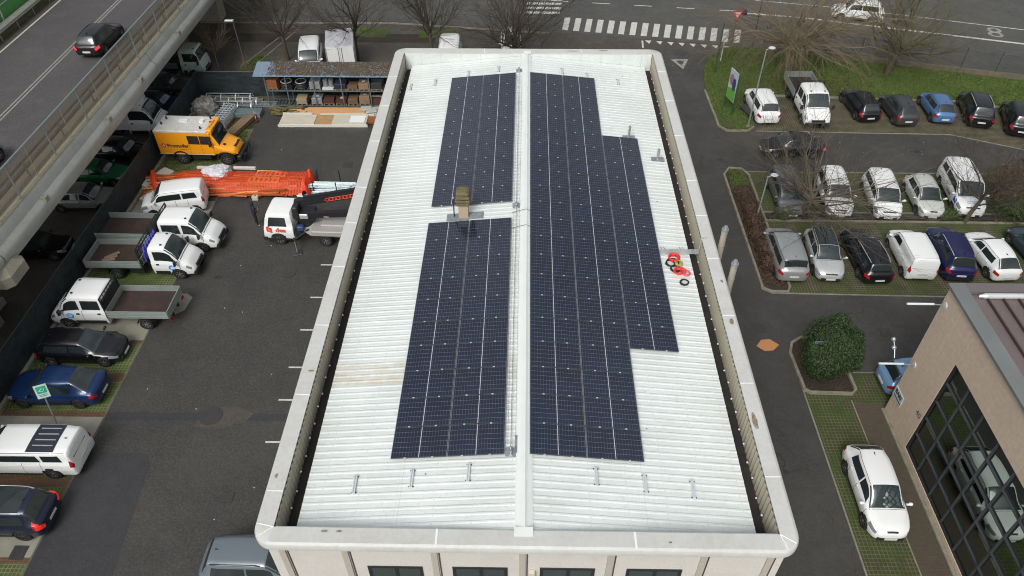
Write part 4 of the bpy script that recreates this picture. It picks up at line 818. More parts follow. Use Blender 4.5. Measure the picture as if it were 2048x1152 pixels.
def lorry(name,label,x,y,hd,L,Wd,cabL,H,double,bed,group=None,cabm=None,semi=True,wr=.36,bz=.95,sideh=.38,rear2=True,wbx=None,headboard=True,sidem=None):
    """bed=(x0,x1): metres behind the nose"""
    cm=cabm or P_w;t=thing(name,label,'lorry',(x,y,0),R_(hd),group);f=L/2
    c0=f-cabL;S,be,xt,xb=cabshell(cabL,Wd*.93,H,semi);w=Wd*.93/2
    xf=cabL-(.95 if semi else .85);vs,F=S.body([(xf,wr,wr+.09)]);b=MB();b.T=Matrix.Translation((c0,0,0));b.add(vs,F)
    segs=[(.18,cabL-2.0 if semi else .2),(cabL-1.85 if semi else .3,xb-.1)] if double else [(.25 if semi else .3,xb-.12)]
    for sx in ([segs[-1][0]-.09] if double else [])+[xb+.0]:
        for sd in (1,-1): S.patch(b,sx-.012,sx+.012,2.5,4.95,sd,.004,1,6,1)
    if semi: S.top(b,xb+.03,xb+.06,6.1,.004,1,1)
    b.build('cab',[cm,M_black],t,62)
    def part(nm,fn,m,sm=60): bb=MB();bb.T=Matrix.Translation((c0,0,0));fn(bb);return bb.build(nm,m,t,sm)
    part('windscreen',lambda b:S.top(b,xt+.02,xb-.02,6.25,.008,6),M_glassL)
    for sd in (1,-1):
        for a,c in segs: part('side_window',lambda b:S.patch(b,a,c,5.1,5.85,sd,.008,6,3,0,xb2=c-(.28 if c==segs[-1][1] and semi else .05)),M_glass)
        part('headlight',lambda b:S.patch(b,cabL-.42,cabL-.16,3.6,4.7,sd,.01,4,3) if semi else S.patch(b,cabL-.05,cabL-.01,3.2,4.2,sd,.01,3,3),M_lamp)
        mx=xb-.12;part('mirror',lambda b:(b.bevbox(mx-.06,mx+.06,min(sd*(w+.05),sd*(w+.27)),max(sd*(w+.05),sd*(w+.27)),be-.05,be+.25,.03),b.box(mx-.02,mx+.02,min(sd*(w-.1),sd*(w+.1)),max(sd*(w-.1),sd*(w+.1)),be,be+.04)),M_black,None)
        for a,c in segs: part('door_handle',lambda b:b.box(a+.05,a+.2,sd*w-.02,sd*w+.02,be-.18,be-.10),M_black,None)
    def bump(b):
        q=S.sec(cabL-.01);b.bevbox(cabL-.18,cabL+.06,-w*.88,w*.88,.32,.62,.05)
        b.box(cabL-.12,cabL+.02,-w*.5,w*.5,.64,.80)
    part('bumper',bump,M_black,None)
    for sd in (1,-1): part('side_sill',lambda b:S.patch(b,.1,xf-wr-.1,1.8,2.6,sd,.012,4,2),M_black);plate(t,f+.07,.47,1)
    for sx,sy in ((-1.3,.5),(-1.3,-.5)): part('roof_marker',lambda b:b.box(xt+sx*.1-.12,xt+sx*.1-.02,sy-.04,sy+.04,H-.01,H+.04),M_black,None)
    xr=f-wbx;b=MB();b.box(-f+.1,f-.6,-.42,-.32,.5,.72);b.box(-f+.1,f-.6,.32,.42,.5,.72);b.tube([(xr,-w+.2,wr),(xr,w-.2,wr)],.08,8);b.tube([(c0+xf,-w+.2,wr),(c0+xf,w-.2,wr)],.06,8);b.box(c0-1.4,c0-.6,-.85,-.45,.4,.72);b.build('chassis',M_black,t)
    for sd in (1,-1):
        wheel(t,c0+xf,sd*(w-.12),wr,.22,sd,M_rim);wheel(t,xr,sd*(Wd/2-.2),wr,.30,sd,M_rim)
    if bed:
        x0,x1=f-bed[1],f-bed[0];W2=Wd/2;b=MB();b.box(x0+.03,x1-.03,-W2+.03,W2-.03,bz,bz+.05);b.build('bed_floor',M_bed,t)
        sm=sidem or M_side
        def board(xa,xb_,ya,yb,nm='side_board'):
            b=MB();b.box(xa,xb_,ya,yb,bz-.06,bz+.05+sideh);
            if xb_-xa>yb-ya:
                yy=ya if ya<0 else yb
                for k in (.05,.17,.29): b.box(xa,xb_,yy-.012 if ya<0 else yy,yy if ya<0 else yy+.012,bz+k,bz+k+.05)
            return b.build(nm,sm,t)
        board(x0,x1,-W2,-W2+.04);board(x0,x1,W2-.04,W2);board(x0-.03,x0+.01,-W2+.04,W2-.04,'tail_board');board(x1-.02,x1+.03,-W2+.04,W2-.04,'front_board')
        if headboard:
            b=MB()
            for yy in (-W2+.04,W2-.1): b.box(x1+.03,x1+.09,yy,yy+.06,bz-.1,H+.02)
            for zz in (bz+.6,H-.25,H-.02): b.box(x1+.035,x1+.085,-W2+.1,W2-.1,zz,zz+.05)
            for k in range(7): yy=-W2+.2+k*(Wd-.4)/6;b.box(x1+.045,x1+.075,yy,yy+.02,bz+.05,H)
            if double: b.box(x1+.05,x1+.07,-W2+.1,W2-.1,bz+.3,H-.3)
            b.build('headboard',M_black,t)
        for sd in (1,-1): b=MB();b.box(x0-.04,x0-.0,sd*W2*.8-.12,sd*W2*.8+.12,.62,.78);b.build('tail_light',M_tail,t)
        for sd in (1,-1):
            b=MB();n=8;v=[(xr+(wr+.1)*math.cos(math.pi*(i/n)),sd*yy,wr+(wr+.1)*math.sin(math.pi*i/n)) for yy in (W2-.36,W2-.04) for i in range(n+1)];b.add(v,[(i,i+1,n+2+i,n+1+i) for i in range(n)]);b.build('mudguard',M_black,t)
    return t,S,c0,w,be
GL='white dropside lorries in the left yard'
dc,S,c0,w,be=lorry('dropside_lorry','white double-cab dropside lorry with empty dark bed, farther one facing right',-21.7,21.75,-1,7.2,2.05,3.25,2.2,True,(3.45,7.15),GL,wbx=5.2)
b=MB();b.box(c0-.9,c0-.25,-.95,.95,1.0,1.55,0,.8);b.build('tool_box',M_black,dc)
sc,S,c0,w,be=lorry('dropside_lorry','white single-cab dropside lorry with blue load straps behind the cab',-21.75,19.3,0,6.15,2.0,2.35,2.2,False,(2.95,6.1),GL,wbx=4.55)
M_bs=mat('blue_strap',(.03,.03,.38),.6)
b=MB();q=random.Random(5)
for k in range(6): y0_=-.9+k*.3;b.tube([(c0-.2+q.uniform(-.08,.08),y0_,1.3),(c0-.18,y0_+.1,1.9),(c0-.24,y0_+.3,2.12),(c0-.2,y0_+.42,1.5)],.045,5)
tag(b.build('load_strap',M_bs,sc),None)
b=MB()
for k in range(3): b.T=Matrix.Translation((c0-2.65+k*.05,-.55+k*.22,1.02+k*.02))@Matrix.Rotation(R_(25+k*7),4,'Z');b.box(-.42,.42,-.10,.10,0,.05)
o=tag(b.build('plank_bundle',mat('weathered_wood',(.23,.17,.11),.85,noise=[(6,.5,(.16,.12,.08))])),'small bundle of boards lying in the bed of the single-cab lorry','planks');o.location=(-21.75,19.3,0)
wave_logo(sc,c0+1.15,-w-.012,.92)
wave_logo(dc,1.55,-2.05*.93/2-.012,.95)
du,S,c0,w,be=lorry('dropside_lorry','white double-cab dropside lorry nose to the fence, rusty bed facing the yard',-21.85,15.35,180,6.55,2.05,3.15,2.2,True,(3.3,6.5),GL,wbx=5.1)
wave_logo(du,c0+1.9,w+.012,1.0)
tr,S,c0,w,be=lorry('dropside_lorry','white double-cab tipper lorry in the back row facing the viewer',21.2,38.3,-90,6.2,2.1,3.1,2.25,True,(3.25,6.2),None,wbx=4.8,bz=1.0,sideh=.45)
P_pg=paint('pale_green',(.50,.62,.55),.1)
gt,S,c0,w,be=lorry('dropside_lorry','pale green flat-nosed lorry half under the viaduct beyond the fence',-29.2,43.4,0,6.6,2.1,1.75,2.35,False,(2.0,6.6),GU,cabm=P_pg,semi=False,wbx=4.6,sidem=mat('dark_side',(.10,.11,.11),.6))
# white box van under the viaduct
bv,S,c0,w,be=lorry('box_van','white box van with its cab showing from under the viaduct',-29.2,34.2,2,7.2,2.05,2.75,2.45,False,None,GU,wbx=5.3)
b=MB();b.bevbox(-3.6,c0+.05,-1.1,1.1,.85,3.05,.05);b.build('cargo_box',mat('box_white',(.66,.69,.67),.45,noise=[(1,.4,(.58,.6,.58))]),bv)
b=MB();b.bevbox(c0-.02,c0+1.15,-.98,.98,2.35,2.95,.25);b.build('roof_fairing',P_w,bv,40)
# box truck behind the rack
bt,S,c0,w,be=lorry('box_truck','white box lorry with closed rear doors behind the storage rack',-15.2,45.2,101,5.0,2.1,1.5,2.1,False,None,None,semi=False,wbx=3.6)
b=MB();b.bevbox(-2.5,c0-.05,-1.12,1.12,.8,2.65,.03);b.build('cargo_box',mat('box_grey_roof',(.52,.53,.55),.5,noise=[(1,.6,(.36,.36,.40))]),bt)
b=MB();b.box(-2.53,-2.5,-1.05,-.02,.88,2.57);b.build('rear_door',P_w,bt);b=MB();b.box(-2.53,-2.5,.02,1.05,.88,2.57);b.build('rear_door',P_w,bt);b=MB()
for y in (-1.08,-.15,.12,1.05): b.box(-2.56,-2.535,y,y+.03,.85,2.6)
b.build('door_bar',M_dsteel,bt)
# ---------- yellow crew truck ----------
M_yel=mat('yellow_truck_paint',(.86,.36,.012),.35,noise=[(1,.25,(.78,.30,.01))],coat=.3);M_dw=mat('dirty_white_roof',(.66,.66,.63),.6,noise=[(1.2,.6,(.50,.49,.44)),(5,.4,(.38,.36,.31))])
yt=thing('crew_truck','tall yellow crew truck with white roof and black off-road wheels','truck',(-22.2,31.05,0),R_(-2));yt.scale=(.86,.86,.86)
w=1.15
b=MB();b.bevbox(-3.05,1.35,-w,w,.95,2.92,.03);b.build('cargo_body',M_yel,yt)
b=MB();b.bevbox(-3.08,1.18,-w-.02,w+.02,2.90,3.06,.05);b.build('roof',M_dw,yt)
# cab front wedge + bonnet
S=Shell([(1.30,.95,1.75,2.92,w*.99,w,w*.93),(1.42,.95,1.75,2.86,w*.99,w,w*.90),(1.62,.95,1.74,2.45,w*.99,w,w*.86),(1.90,.95,1.60,1.78,w*.97,w,w*.84),(2.4,.90,1.42,1.56,w*.90,w*.92,w*.70),(2.85,.85,1.25,1.40,w*.80,w*.82,w*.62),(3.0,.85,1.0,1.18,w*.72,w*.74,w*.55),(3.05,.9,.98,1.08,w*.66,w*.68,w*.5)])
vs,F=S.body([(2.15,.56,.66)]);b=MB();b.add(vs,F);b.build('bonnet',M_yel,yt,42)
b=MB();S.top(b,1.46,1.86,6.2,.01,6);b.build('windscreen',M_glass,yt,60)
for sd in (1,-1):
    for xa,xb in ((-.45,.35),(.5,1.3)):
        b=MB();y=sd*(w+.006);b.add([(xa,y,1.95),(xb,y,1.95),(xb,y,2.6),(xa,y,2.6)],[(0,1,2,3)[::-sd]]);b.build('side_window',M_glass,yt);b=MB()
        for q in ((xa-.04,xb+.04,1.90,1.95),(xa-.04,xb+.04,2.6,2.64),(xa-.04,xa,1.95,2.6),(xb,xb+.04,1.95,2.6)): b.box(q[0],q[1],sd*w-.012,sd*w+.012,q[2],q[3])
        b.box(xa-.06,xa-.045,sd*w-.006,sd*w+.006,1.0,2.7);b.build('door_frame',M_black,yt)
    b=MB();b.box(1.2,1.35,sd*(w+.2)-.08,sd*(w+.2)+.08,1.85,2.25);b.box(1.25,1.3,min(sd*w,sd*(w+.2)),max(sd*w,sd*(w+.2)),2.1,2.13);b.build('mirror',M_black,yt)
    b=MB();S.patch(b,2.86,3.0,2.4,3.2,sd,.012,3,3);b.build('headlight',M_lamp,yt)
    for xx in (2.15,-1.4): wheel(yt,xx,sd*(w-.2),.53,.36,sd,M_rim)
    b=MB()
    for xx in (2.15,-1.4):
        n=10;v=[(xx+(.66)*math.cos(math.pi*(i/n)),sd*yy,.53+(.66)*math.sin(math.pi*i/n)) for yy in (w-.45,w+.03) for i in range(n+1)];b.add(v,[(i,i+1,n+2+i,n+1+i) for i in range(n)]);v=[(xx+q*math.cos(math.pi*(i/n)),sd*(w+.03),.53+q*math.sin(math.pi*i/n)) for q in (.62,.74) for i in range(n+1)];b.add(v,[(i,i+1,n+2+i,n+1+i) for i in range(n)])
    b.build('wheel_arch',M_black,yt)
b=MB();b.box(-3.2,2.9,-.5,.5,.55,.95);b.box(-.6,.9,-1.05,-.5,.5,.85);b.box(-.6,.9,.5,1.05,.5,.85);b.tube([(2.05,-.9,.53),(2.05,.9,.53)],.09,8);b.tube([(-1.35,-.9,.53),(-1.35,.9,.53)],.09,8);b.build('chassis',M_black,yt)
b=MB();b.bevbox(3.0,3.35,-1.1,1.1,.5,.85,.05);b.tube([(3.3,-.7,.7),(3.55,-.7,1.2),(3.55,.7,1.2),(3.3,.7,.7)],.04,6);b.tube([(3.3,-.3,.6),(3.7,-.3,.8),(3.6,.3,1.1)],.05,6);b.cyl((3.4,-.5,.4),.14,.35,10);b.build('winch_bumper',M_black,yt)
b=MB();b.box(2.55,2.9,-.5,.5,1.38,1.45,0);b.box(2.0,2.2,-.75,-.58,1.64,1.72);b.build('bonnet_vent',M_black,yt)
for xx,yy in ((-2.6,.6),(.9,.75),(.6,-.75),(-2.7,-.2)):
    b=MB();b.cyl((xx,yy,3.04),.07,.22,8);b.build('roof_lamp',mat('dark_blue_lamp',(.01,.012,.06),.3),yt)
b=MB();b.cyl((1.05,.2,3.05),.08,.15,10);b.build('beacon',M_rd,yt);b=MB();b.box(-1.5,-.8,.15,.6,3.06,3.13);b.build('roof_hatch',M_white,yt);b=MB();b.box(.2,.5,.1,.55,3.06,3.2);b.build('roof_vent',M_white,yt)
b=MB();b.box(-3.06,1.3,-w-.004,-w+.01,.95,1.0);b.build('skirt_line',M_plate,yt)
text('Promofer',.44,frame((-1.42,-w-.012,1.72),(1,0,0),(0,0,1)),M_dk,yt,'lettering',bold=.012);b=MB();b.box(-1.35,-.62,-w-.012,-w+.01,1.40,1.425);b.build('logo_underline',M_rd,yt)
b=MB();y=-w-.012
b.add([(-2.78,y,1.75),(-2.55,y,1.52),(-2.32,y,1.75),(-2.55,y,1.98)],[(0,1,2,3)]);o=b.build('logo',M_rd,yt)
b=MB();y-=.008
for q in ((-2.58,-2.52,1.63,1.87),(-2.67,-2.43,1.72,1.78)): b.add([(q[0],y,q[2]),(q[1],y,q[2]),(q[1],y,q[3]),(q[0],y,q[3])],[(0,1,2,3)])
b.build('logo_cross',M_plate,yt)
b=MB();S.T=None;b.add([(1.3,-w*.9,2.93),(1.45,-w*.88,2.90),(1.45,w*.88,2.90),(1.3,w*.9,2.93)],[(0,1,2,3)]);b.build('cab_brow',M_yel,yt)
b=MB();b.bevbox(1.0,1.52,-w*.9,w*.9,2.86,3.1,.05);b.build('cab_brow',M_yel,yt)
text('Promofer',.30,frame((1.535,0,2.97),(0,1,0),(0,0,1)),M_dk,yt,'lettering');text('Promofer',.30,frame((1.27,0,3.105),(0,1,0),(-1,0,0)),M_dk,yt,'lettering')
# ---------- aerial platform truck ----------
ct=thing('platform_truck','white cab-over platform truck with black boom, cut off by the building','truck',(-14.85,22.55,0),R_(180))
ct.rotation_euler[2]=R_(178)
# local +x points to the cab nose (photo left); origin at cab centre front axle
S,be,xt,xb=cabshell(1.85,2.0,2.25,False);vs,F=S.body([(.95,.40,.5)]);b=MB();T=Matrix.Translation((-1.15,0,0));b.T=T;b.add(vs,F);b.build('cab',P_w,ct,42)
b=MB();b.T=T;S.top(b,xt,xb-.01,6.2,.01,5);b.build('windscreen',M_glass,ct,60)
for sd in (1,-1):
    b=MB();b.T=T;S.patch(b,.35,1.5,5.08,5.85,sd,.01,6,3,0,xb2=1.3);b.build('side_window',M_glass,ct,60)
    wheel(ct,-.2,sd*.86,.40,.24,sd,M_rim);wheel(ct,-3.0,sd*.82,.40,.4,sd,M_rim)
b=MB();b.bevbox(.45,.78,-.98,.98,.35,.62,.05);b.box(-.9,.5,.93,1.0,.38,.5);b.box(-4.6,-.5,-.4,.4,.5,.8);b.box(-1.6,-.55,-.9,.9,.75,.95);b.build('chassis',M_black,ct)
MR=mat('logo_red',(.80,.07,.02),.5)
y=1.0*.998
b=MB();b.add([(.42,y+.012,1.02),(.10,y+.012,.90),(.10,y+.012,1.28),(.42,y+.012,1.40)][::-1],[(0,1,2,3)]);b.build('logo_square',MR,ct)
text('dea',.44,frame((-.42,y+.014,1.13),(-1,0,-.0),(0,0,1)),MR,ct,'logo_lettering',bold=.012);text('i',.3,frame((.26,y+.02,1.15),(-1,0,0),(0,0,1)),M_plate,ct,'logo_lettering')
b=MB();b.cyl((-1.75,.0,.95),.45,.5,18);b.bevbox(-2.4,-1.3,-.4,.45,1.45,2.0,.05);b.bevbox(-1.55,-1.2,-.25,.6,1.7,2.5,.06);b.build('turret',M_black,ct)
b=MB();b.T=Matrix.Translation((-1.25,-.1,2.35))@Matrix.Rotation(R_(7),4,'Y')@Matrix.Rotation(R_(8),4,'Z');b.box(-5.5,0,-.16,.16,-.18,.22);b.box(-5.5,-.6,-.11,.11,.22,.38);b.build('boom',mat('boom_black',(.015,.015,.018),.35),ct)
b=MB();b.T=Matrix.Translation((-1.25,.42,1.85))@Matrix.Rotation(R_(3),4,'Y')@Matrix.Rotation(R_(2),4,'Z');b.box(-5.5,0,-.14,.14,-.16,.18);b.build('lower_boom',MATS['boom_black'],ct)
b=MB();b.T=Matrix.Translation((-1.25,-.1,2.35))@Matrix.Rotation(R_(7),4,'Y')@Matrix.Rotation(R_(8),4,'Z')

for z_ in (-.10,.10): b.tube([(-1.9,.165,z_),(-3.9,.165,z_)],.018,6)
for x_e in (-1.9,-3.9): b.tube([(x_e,.165,-.10),(x_e+(.1 if x_e>-2 else -.1),.165,0),(x_e,.165,.10)],.018,6)
for k in range(9): b.box(-3.8+k*.21,-3.70+k*.21,.16,.175,-.045,.045)
b.build('red_boom_stripe',MR,ct)
text('ISOLI',.13,frame((-3.2,.57,1.9),(-1,0,0),(0,0,1)),M_plate,ct,'boom_lettering')
b=MB();b.bevbox(-1.15-.95,-1.15-.45,.36,.62,1.75,2.05,.03);b.build('control_box',M_alu,ct)
M_lg=mat('pale_grey_cover',(.33,.32,.30),.5,noise=[(2,.4,(.33,.32,.30))])
b=MB();b.bevbox(-5.2,-2.2,-.95,1.02,.80,1.12,.05);b.bevbox(-5.2,-2.7,-.9,.6,1.12,1.30,.06);b.add([(-2.2,1.02,.8),(-1.7,.75,.95),(-1.7,.1,1.1),(-2.2,.1,1.12)],[(0,1,2,3)]);b.build('platform_deck',M_lg,ct)
b=MB();b.bevbox(-1.75,-1.35,.55,.85,1.0,1.3,.04);b.build('pump_motor',mat('pump_blue',(.03,.06,.16),.5),ct)
b=MB();b.tube([(-2.0,.6,.95),(-1.15,1.25,.62)],.07,6);b.tube([(-1.2,1.2,.75),(-1.42,1.62,.60)],.05,6);b.build('outrigger_arm',M_black,ct)
b=MB();b.tube([(-1.42,1.72,.08),(-1.42,1.72,.85)],.03,8);b.build('outrigger_leg',M_steel,ct)
b=MB();b.T=Matrix.Translation((-1.42,1.72,0))@Matrix.Rotation(R_(20),4,'Z');b.bevbox(-.26,.26,-.26,.26,.02,.08,.02);b.cyl((0,0,.08),.12,.05,10);b.build('outrigger_pad',M_dsteel,ct)
# ================= VIADUCT =================
va=thing('viaduct','raised concrete viaduct road with steel mesh fence crossing the left side','viaduct',(-31,20,0))
def V(o): o.parent=va;o.matrix_parent_inverse=Matrix.Translation((31,-20,0));return o
YA,YB=-20,140;DZ=6.0
M_vc=mat('viaduct_concrete',(.30,.29,.235),.8,noise=[(1.2,.6,(.22,.21,.15)),(7,.5,(.38,.36,.28))]);M_vb=mat('viaduct_beam',(.47,.49,.46),.45,noise=[(.7,.6,(.34,.35,.30)),(5,.3,(.54,.55,.52))])
b=MB();b.box(-37.9,-25.75,YA,YB,5.4,5.98);V(b.build('deck_slab',M_vc))
sheet('viaduct_road',rect(-36.6,-27.2,YA,YB),DZ,M_deck);sheet('shoulder_dirt',rect(-37.2,-36.25,YA,YB),DZ+.004,mat('dirty_shoulder',(.055,.045,.028),.9,noise=[(5,.8,(.16,.13,.06)),(1.2,.5,(.03,.026,.02))]))
sheet('shoulder_dirt',rect(-27.2,-25.76,YA,YB),DZ+.004,mat('grey_shoulder',(.15,.135,.10),.85,noise=[(3,.6,(.10,.09,.065))]))
M_wl=mat('viaduct_line',(.30,.30,.25),.8,noise=[(7,.6,(.13,.13,.11))]);M_wl2=mat('viaduct_edge_line',(.50,.48,.38),.8,noise=[(3,.4,(.3,.29,.22))])
for x,w_,m in ((-35.75,.15,M_wl2),(-31.33,.11,M_wl),(-31.08,.11,M_wl)): sheet('road_line',rect(x-w_/2,x+w_/2,YA,YB),DZ+.008,m)
# edge kerb and flared fascia beam
prof=[(-26.0,5.99),(-26.0,6.16),(-25.62,6.16),(-25.50,5.98),(-25.42,5.60),(-25.20,5.42),(-25.14,5.22),(-25.25,4.85),(-25.34,4.55),(-25.75,4.5),(-26.2,5.38)]
b=MB();n=len(prof);ys=[YA]+[y for y in (13.9,14.1,34.0,34.2,54,54.2)]+[YB]
for a,c in ((YA,13.95),(14.05,34.1),(34.16,54.1),(54.16,YB)):
    b=MB();v=[(x,a,z) for x,z in prof]+[(x,c,z) for x,z in prof];b.add(v,[(i,(i+1)%n,n+(i+1)%n,n+i) for i in range(n)]+[tuple(range(n-1,-1,-1)),tuple(range(n,2*n))],0);V(b.build('fascia_beam',M_vb,None,35))
b=MB();b.box(-25.98,-25.6,YA,YB,6.161,6.19);V(b.build('fence_plinth',mat('tan_concrete',(.33,.29,.19),.85,noise=[(3,.6,(.23,.21,.15)),(12,.4,(.42,.37,.26))])))
for y in (18.4,26.5,31.5,38.6): b=MB();b.box(-25.45,-25.10,y,y+.32,5.36,5.66);V(b.build('drain_spout',M_vc))
# crossheads and piers
for k,y in enumerate((14.0,34.13,54.1)):
    b=MB();b.bevbox(-38.5,-24.75,y-.95,y+.95,4.1,4.95,.3) if k!=1 else b.box(-38.5,-26.2,y-1.1,y+1.1,3.9,5.3)
    b.box(-33,-28 if k!=1 else -30,y-.8,y+.8,0,3.9);V(b.build('pier',M_vc))
b=MB();b.box(-29.9,-29.1,46.9,48.2,0,5.4);V(b.build('pier',mat('pier_grey',(.26,.24,.19),.85,noise=[(1.5,.6,(.18,.17,.13))])))
# fence posts: bright steel front posts, tan rear posts, top rail and mesh
M_post=mat('fence_steel',(.33,.40,.40),.4,.6)
y=13.9;k=0
fence=thing('mesh_fence','tall wire mesh fence with steel posts along the viaduct edge','fence',(-25.78,20,6.19))
def Fn(o): o.parent=fence;o.matrix_parent_inverse=Matrix.Translation((25.78,-20,-6.19));return o
ypost=[2.0+3.9*i for i in range(18)]
for y in ypost: b=MB();b.tube([(-25.68,y,6.19),(-25.68,y,8.17)],.045,6);Fn(b.build('fence_post',M_post))
b=MB();b.tube([(-25.68,YA,8.17),(-25.68,90,8.17)],.05,6);Fn(b.build('top_rail',M_post));b=MB();b.tube([(-25.68,YA,6.26),(-25.68,90,6.26)],.02,5);Fn(b.build('bottom_rail',M_post))
Mm=bpy.data.materials.new('wire_mesh_net');Mm.use_nodes=True;MATS['wire_mesh_net']=Mm;s=NB(Mm);s.b.inputs['Base Color'].default_value=(.36,.33,.25,1);s.b.inputs['Roughness'].default_value=.5
x_,y_,z_=s.sep();g=s.m('MAXIMUM',s.lines(s.m('ADD',y_,z_),.07,.019),s.lines(s.m('SUBTRACT',y_,z_),.07,.019));s.l.new(g,s.b.inputs['Alpha'])
b=MB();b.quad((-25.68,YA,6.2),(-25.68,90,6.2),(-25.68,90,8.15),(-25.68,YA,8.15));Fn(b.build('mesh_panel',Mm))
for y in ypost: b=MB();b.tube([(-25.74,y+1.95,6.19),(-25.72,y+1.95,8.1)],.022,5);Fn(b.build('thin_post',mat('tan_thin_post',(.30,.27,.18),.7)))
gb=thing('guard_rail','brown weathered steel guard rail between the viaduct road and the mesh fence','guard rail',(-26.55,20,6.0));
def Gn(o): o.parent=gb;o.matrix_parent_inverse=Matrix.Translation((26.55,-20,-6.0));return o
M_gr=mat('weathered_rail',(.165,.145,.105),.6,.2,noise=[(3,.5,(.11,.10,.07))])
for z0 in (6.3,6.72): b=MB();b.add([(x,yy,z) for yy in (YA,90) for x,z in ((-26.60,z0),(-26.53,z0+.06),(-26.60,z0+.13),(-26.53,z0+.2),(-26.60,z0+.27))],[(i,i+1,6+i,5+i) for i in range(4)]);Gn(b.build('rail_beam',M_gr))
for i in range(16): y=3.9+4.0*i;b=MB();b.box(-26.50,-26.44,y-.03,y+.03,6.0,6.92);Gn(b.build('rail_post',M_gr))
g2=thing('guard_rail','pale steel guard rail on the far side of the viaduct beside the green wall','guard rail',(-37.3,30,6.0))
b=MB();b.add([(x,yy,z) for yy in (YA,90) for x,z in ((-36.43,6.52),(-36.35,6.58),(-36.43,6.66),(-36.35,6.74),(-36.43,6.82),(-36.77,6.84),(-36.77,6.78))],[(i,i+1,8+i,7+i) for i in range(6)]);o=b.build('rail_beam',mat('pale_rail',(.42,.42,.37),.5,.4,noise=[(4,.5,(.28,.28,.24))]));o.parent=g2;o.matrix_parent_inverse=Matrix.Translation((37.3,-30,-6))
for i in range(24): y=20+2.3*i;b=MB();b.tube([(-36.40,y,6.0),(-36.45,y,6.78)],.045,5);o=b.build('rail_post',M_post);o.parent=g2;o.matrix_parent_inverse=Matrix.Translation((37.3,-30,-6))
g3=thing('noise_barrier','bright green noise barrier with pale rails beyond the viaduct','noise barrier',(-38.6,30,5.4))
M_green=mat('barrier_green',(.10,.36,.09),.5,noise=[(.6,.6,(.16,.46,.15)),(4,.3,(.07,.28,.10))])
def G3(o): o.parent=g3;o.matrix_parent_inverse=Matrix.Translation((38.6,-30,-5.4));return o
for i in range(14): y=12+i*4;b=MB();b.box(-37.37,-37.27,y,y+3.96,5.4,8.6);G3(b.build('green_panel',M_green))
b=MB();b.tube([(-37.20,12,7.55),(-37.20,68,7.55)],.035,5);G3(b.build('pale_rail',M_plate));b=MB();b.tube([(-37.20,12,8.45),(-37.20,68,8.45)],.03,5);G3(b.build('pale_rail',M_plate))
for i in range(8): y=37.0+i*4.6-8;b=MB();b.tube([(-37.15,y,6.6),(-37.1,y,7.3),(-37.20,y-.2,7.55)],.05,5);G3(b.build('curved_stay',M_plate))
sheet('green_court',rect(-70,-40.5,20,80),.02,mat('court_green',(.08,.20,.06),.8,noise=[(.2,.5,(.05,.12,.04))]))
# ================= DARK NETTING FENCE =================
M_net,s=new('shade_net',.75);c=s.mix(s.noise(.8,4,.4,.65),(.009,.016,.019),(.022,.036,.040));c=s.mix(s.m('MULTIPLY',s.noise(9,4,.5,.7),.4),c,(.045,.062,.066));s.l.new(c,s.b.inputs['Base Color'])
bpn=s.n.new('ShaderNodeBump');bpn.inputs['Strength'].default_value=.6;bpn.inputs['Distance'].default_value=.05;s.l.new(s.noise(2.5,3),bpn.inputs['Height']);s.l.new(bpn.outputs[0],s.b.inputs['Normal'])
def netfence(name,label,p0,p1,H,step=.4):
    t=thing(name,label,'fence',(p0[0],p0[1],0));q=random.Random(9);p0=Vector((*p0,0));p1=Vector((*p1,0));L_=(p1-p0).length;d=(p1-p0)/L_;nrm=Vector((-d.y,d.x,0));n=int(L_/step);rows=5;v=[]
    for i in range(n+1):
        sag=.05*math.cos(2*math.pi*(i*step)/2.5)+q.uniform(-.02,.02)
        for j in range(rows+1): z=.12+(H+sag-.12)*j/rows;w=q.uniform(-.03,.03)*(1 if 0<j<rows else .3);p=d*(i*L_/n)+nrm*w;v.append((p.x,p.y,z))
    m=rows+1;b=MB();b.add(v,[(i*m+j,(i+1)*m+j,(i+1)*m+j+1,i*m+j+1) for i in range(n) for j in range(rows)]);b.build('shade_netting',M_net,t,True)
    b=MB();k=[d*(i*L_/n) for i in range(n+1)];b.tube([(p.x,p.y,H+.03) for p in (k[0],k[-1])],.022,5);b.build('top_wire',M_dsteel,t)
    for i in range(int(L_/2.5)+1): p=d*(i*2.5)+nrm*.06;b=MB();b.tube([(p.x,p.y,0),(p.x,p.y,H+.05)],.03,6);b.build('fence_post',M_dsteel,t)
netfence('netting_fence','long dark shade-netting fence beside the parked lorries and cars',(-25.22,-8),(-25.22,39.6),2.05)
netfence('netting_fence','dark shade-netting fence across the back behind the ladder cages',(-25.2,39.6),(-10,39.62),2.05)
# ================= STORAGE RACK =================
rk=thing('storage_rack','open pallet rack with leaf-covered corrugated roof behind the yard','rack',(-15.3,38.0,0))
def K(o): o.parent=rk;o.matrix_parent_inverse=Matrix.Translation((15.3,-38,0));return o
M_rs=mat('rack_steel',(.16,.21,.22),.5,.4,noise=[(3,.4,(.10,.13,.13))])
for z in (.16,1.40):
    for y in (37.55,38.55): b=MB();b.box(-19.5,-10.2,y-.04,y+.04,z-.09,z);K(b.build('beam',M_rs))
    b=MB()
    for i in range(38): x=-19.45+i*.25;b.box(x-.03,x+.03,37.6,38.52,z-.05,z-.005)
    o=K(b.build('shelf_grating',M_rs));
for i,x in enumerate((-19.5,-17.95,-15.9,-13.8,-11.7,-10.2)):
    for y in (37.5,38.6): b=MB();b.box(x-.04,x+.04,y-.04,y+.04,0,2.7);K(b.build('upright',M_rs))
M_cr=mat('corrugated_steel',(.24,.33,.42),.45,.3,noise=[(2,.4,(.18,.24,.30))])
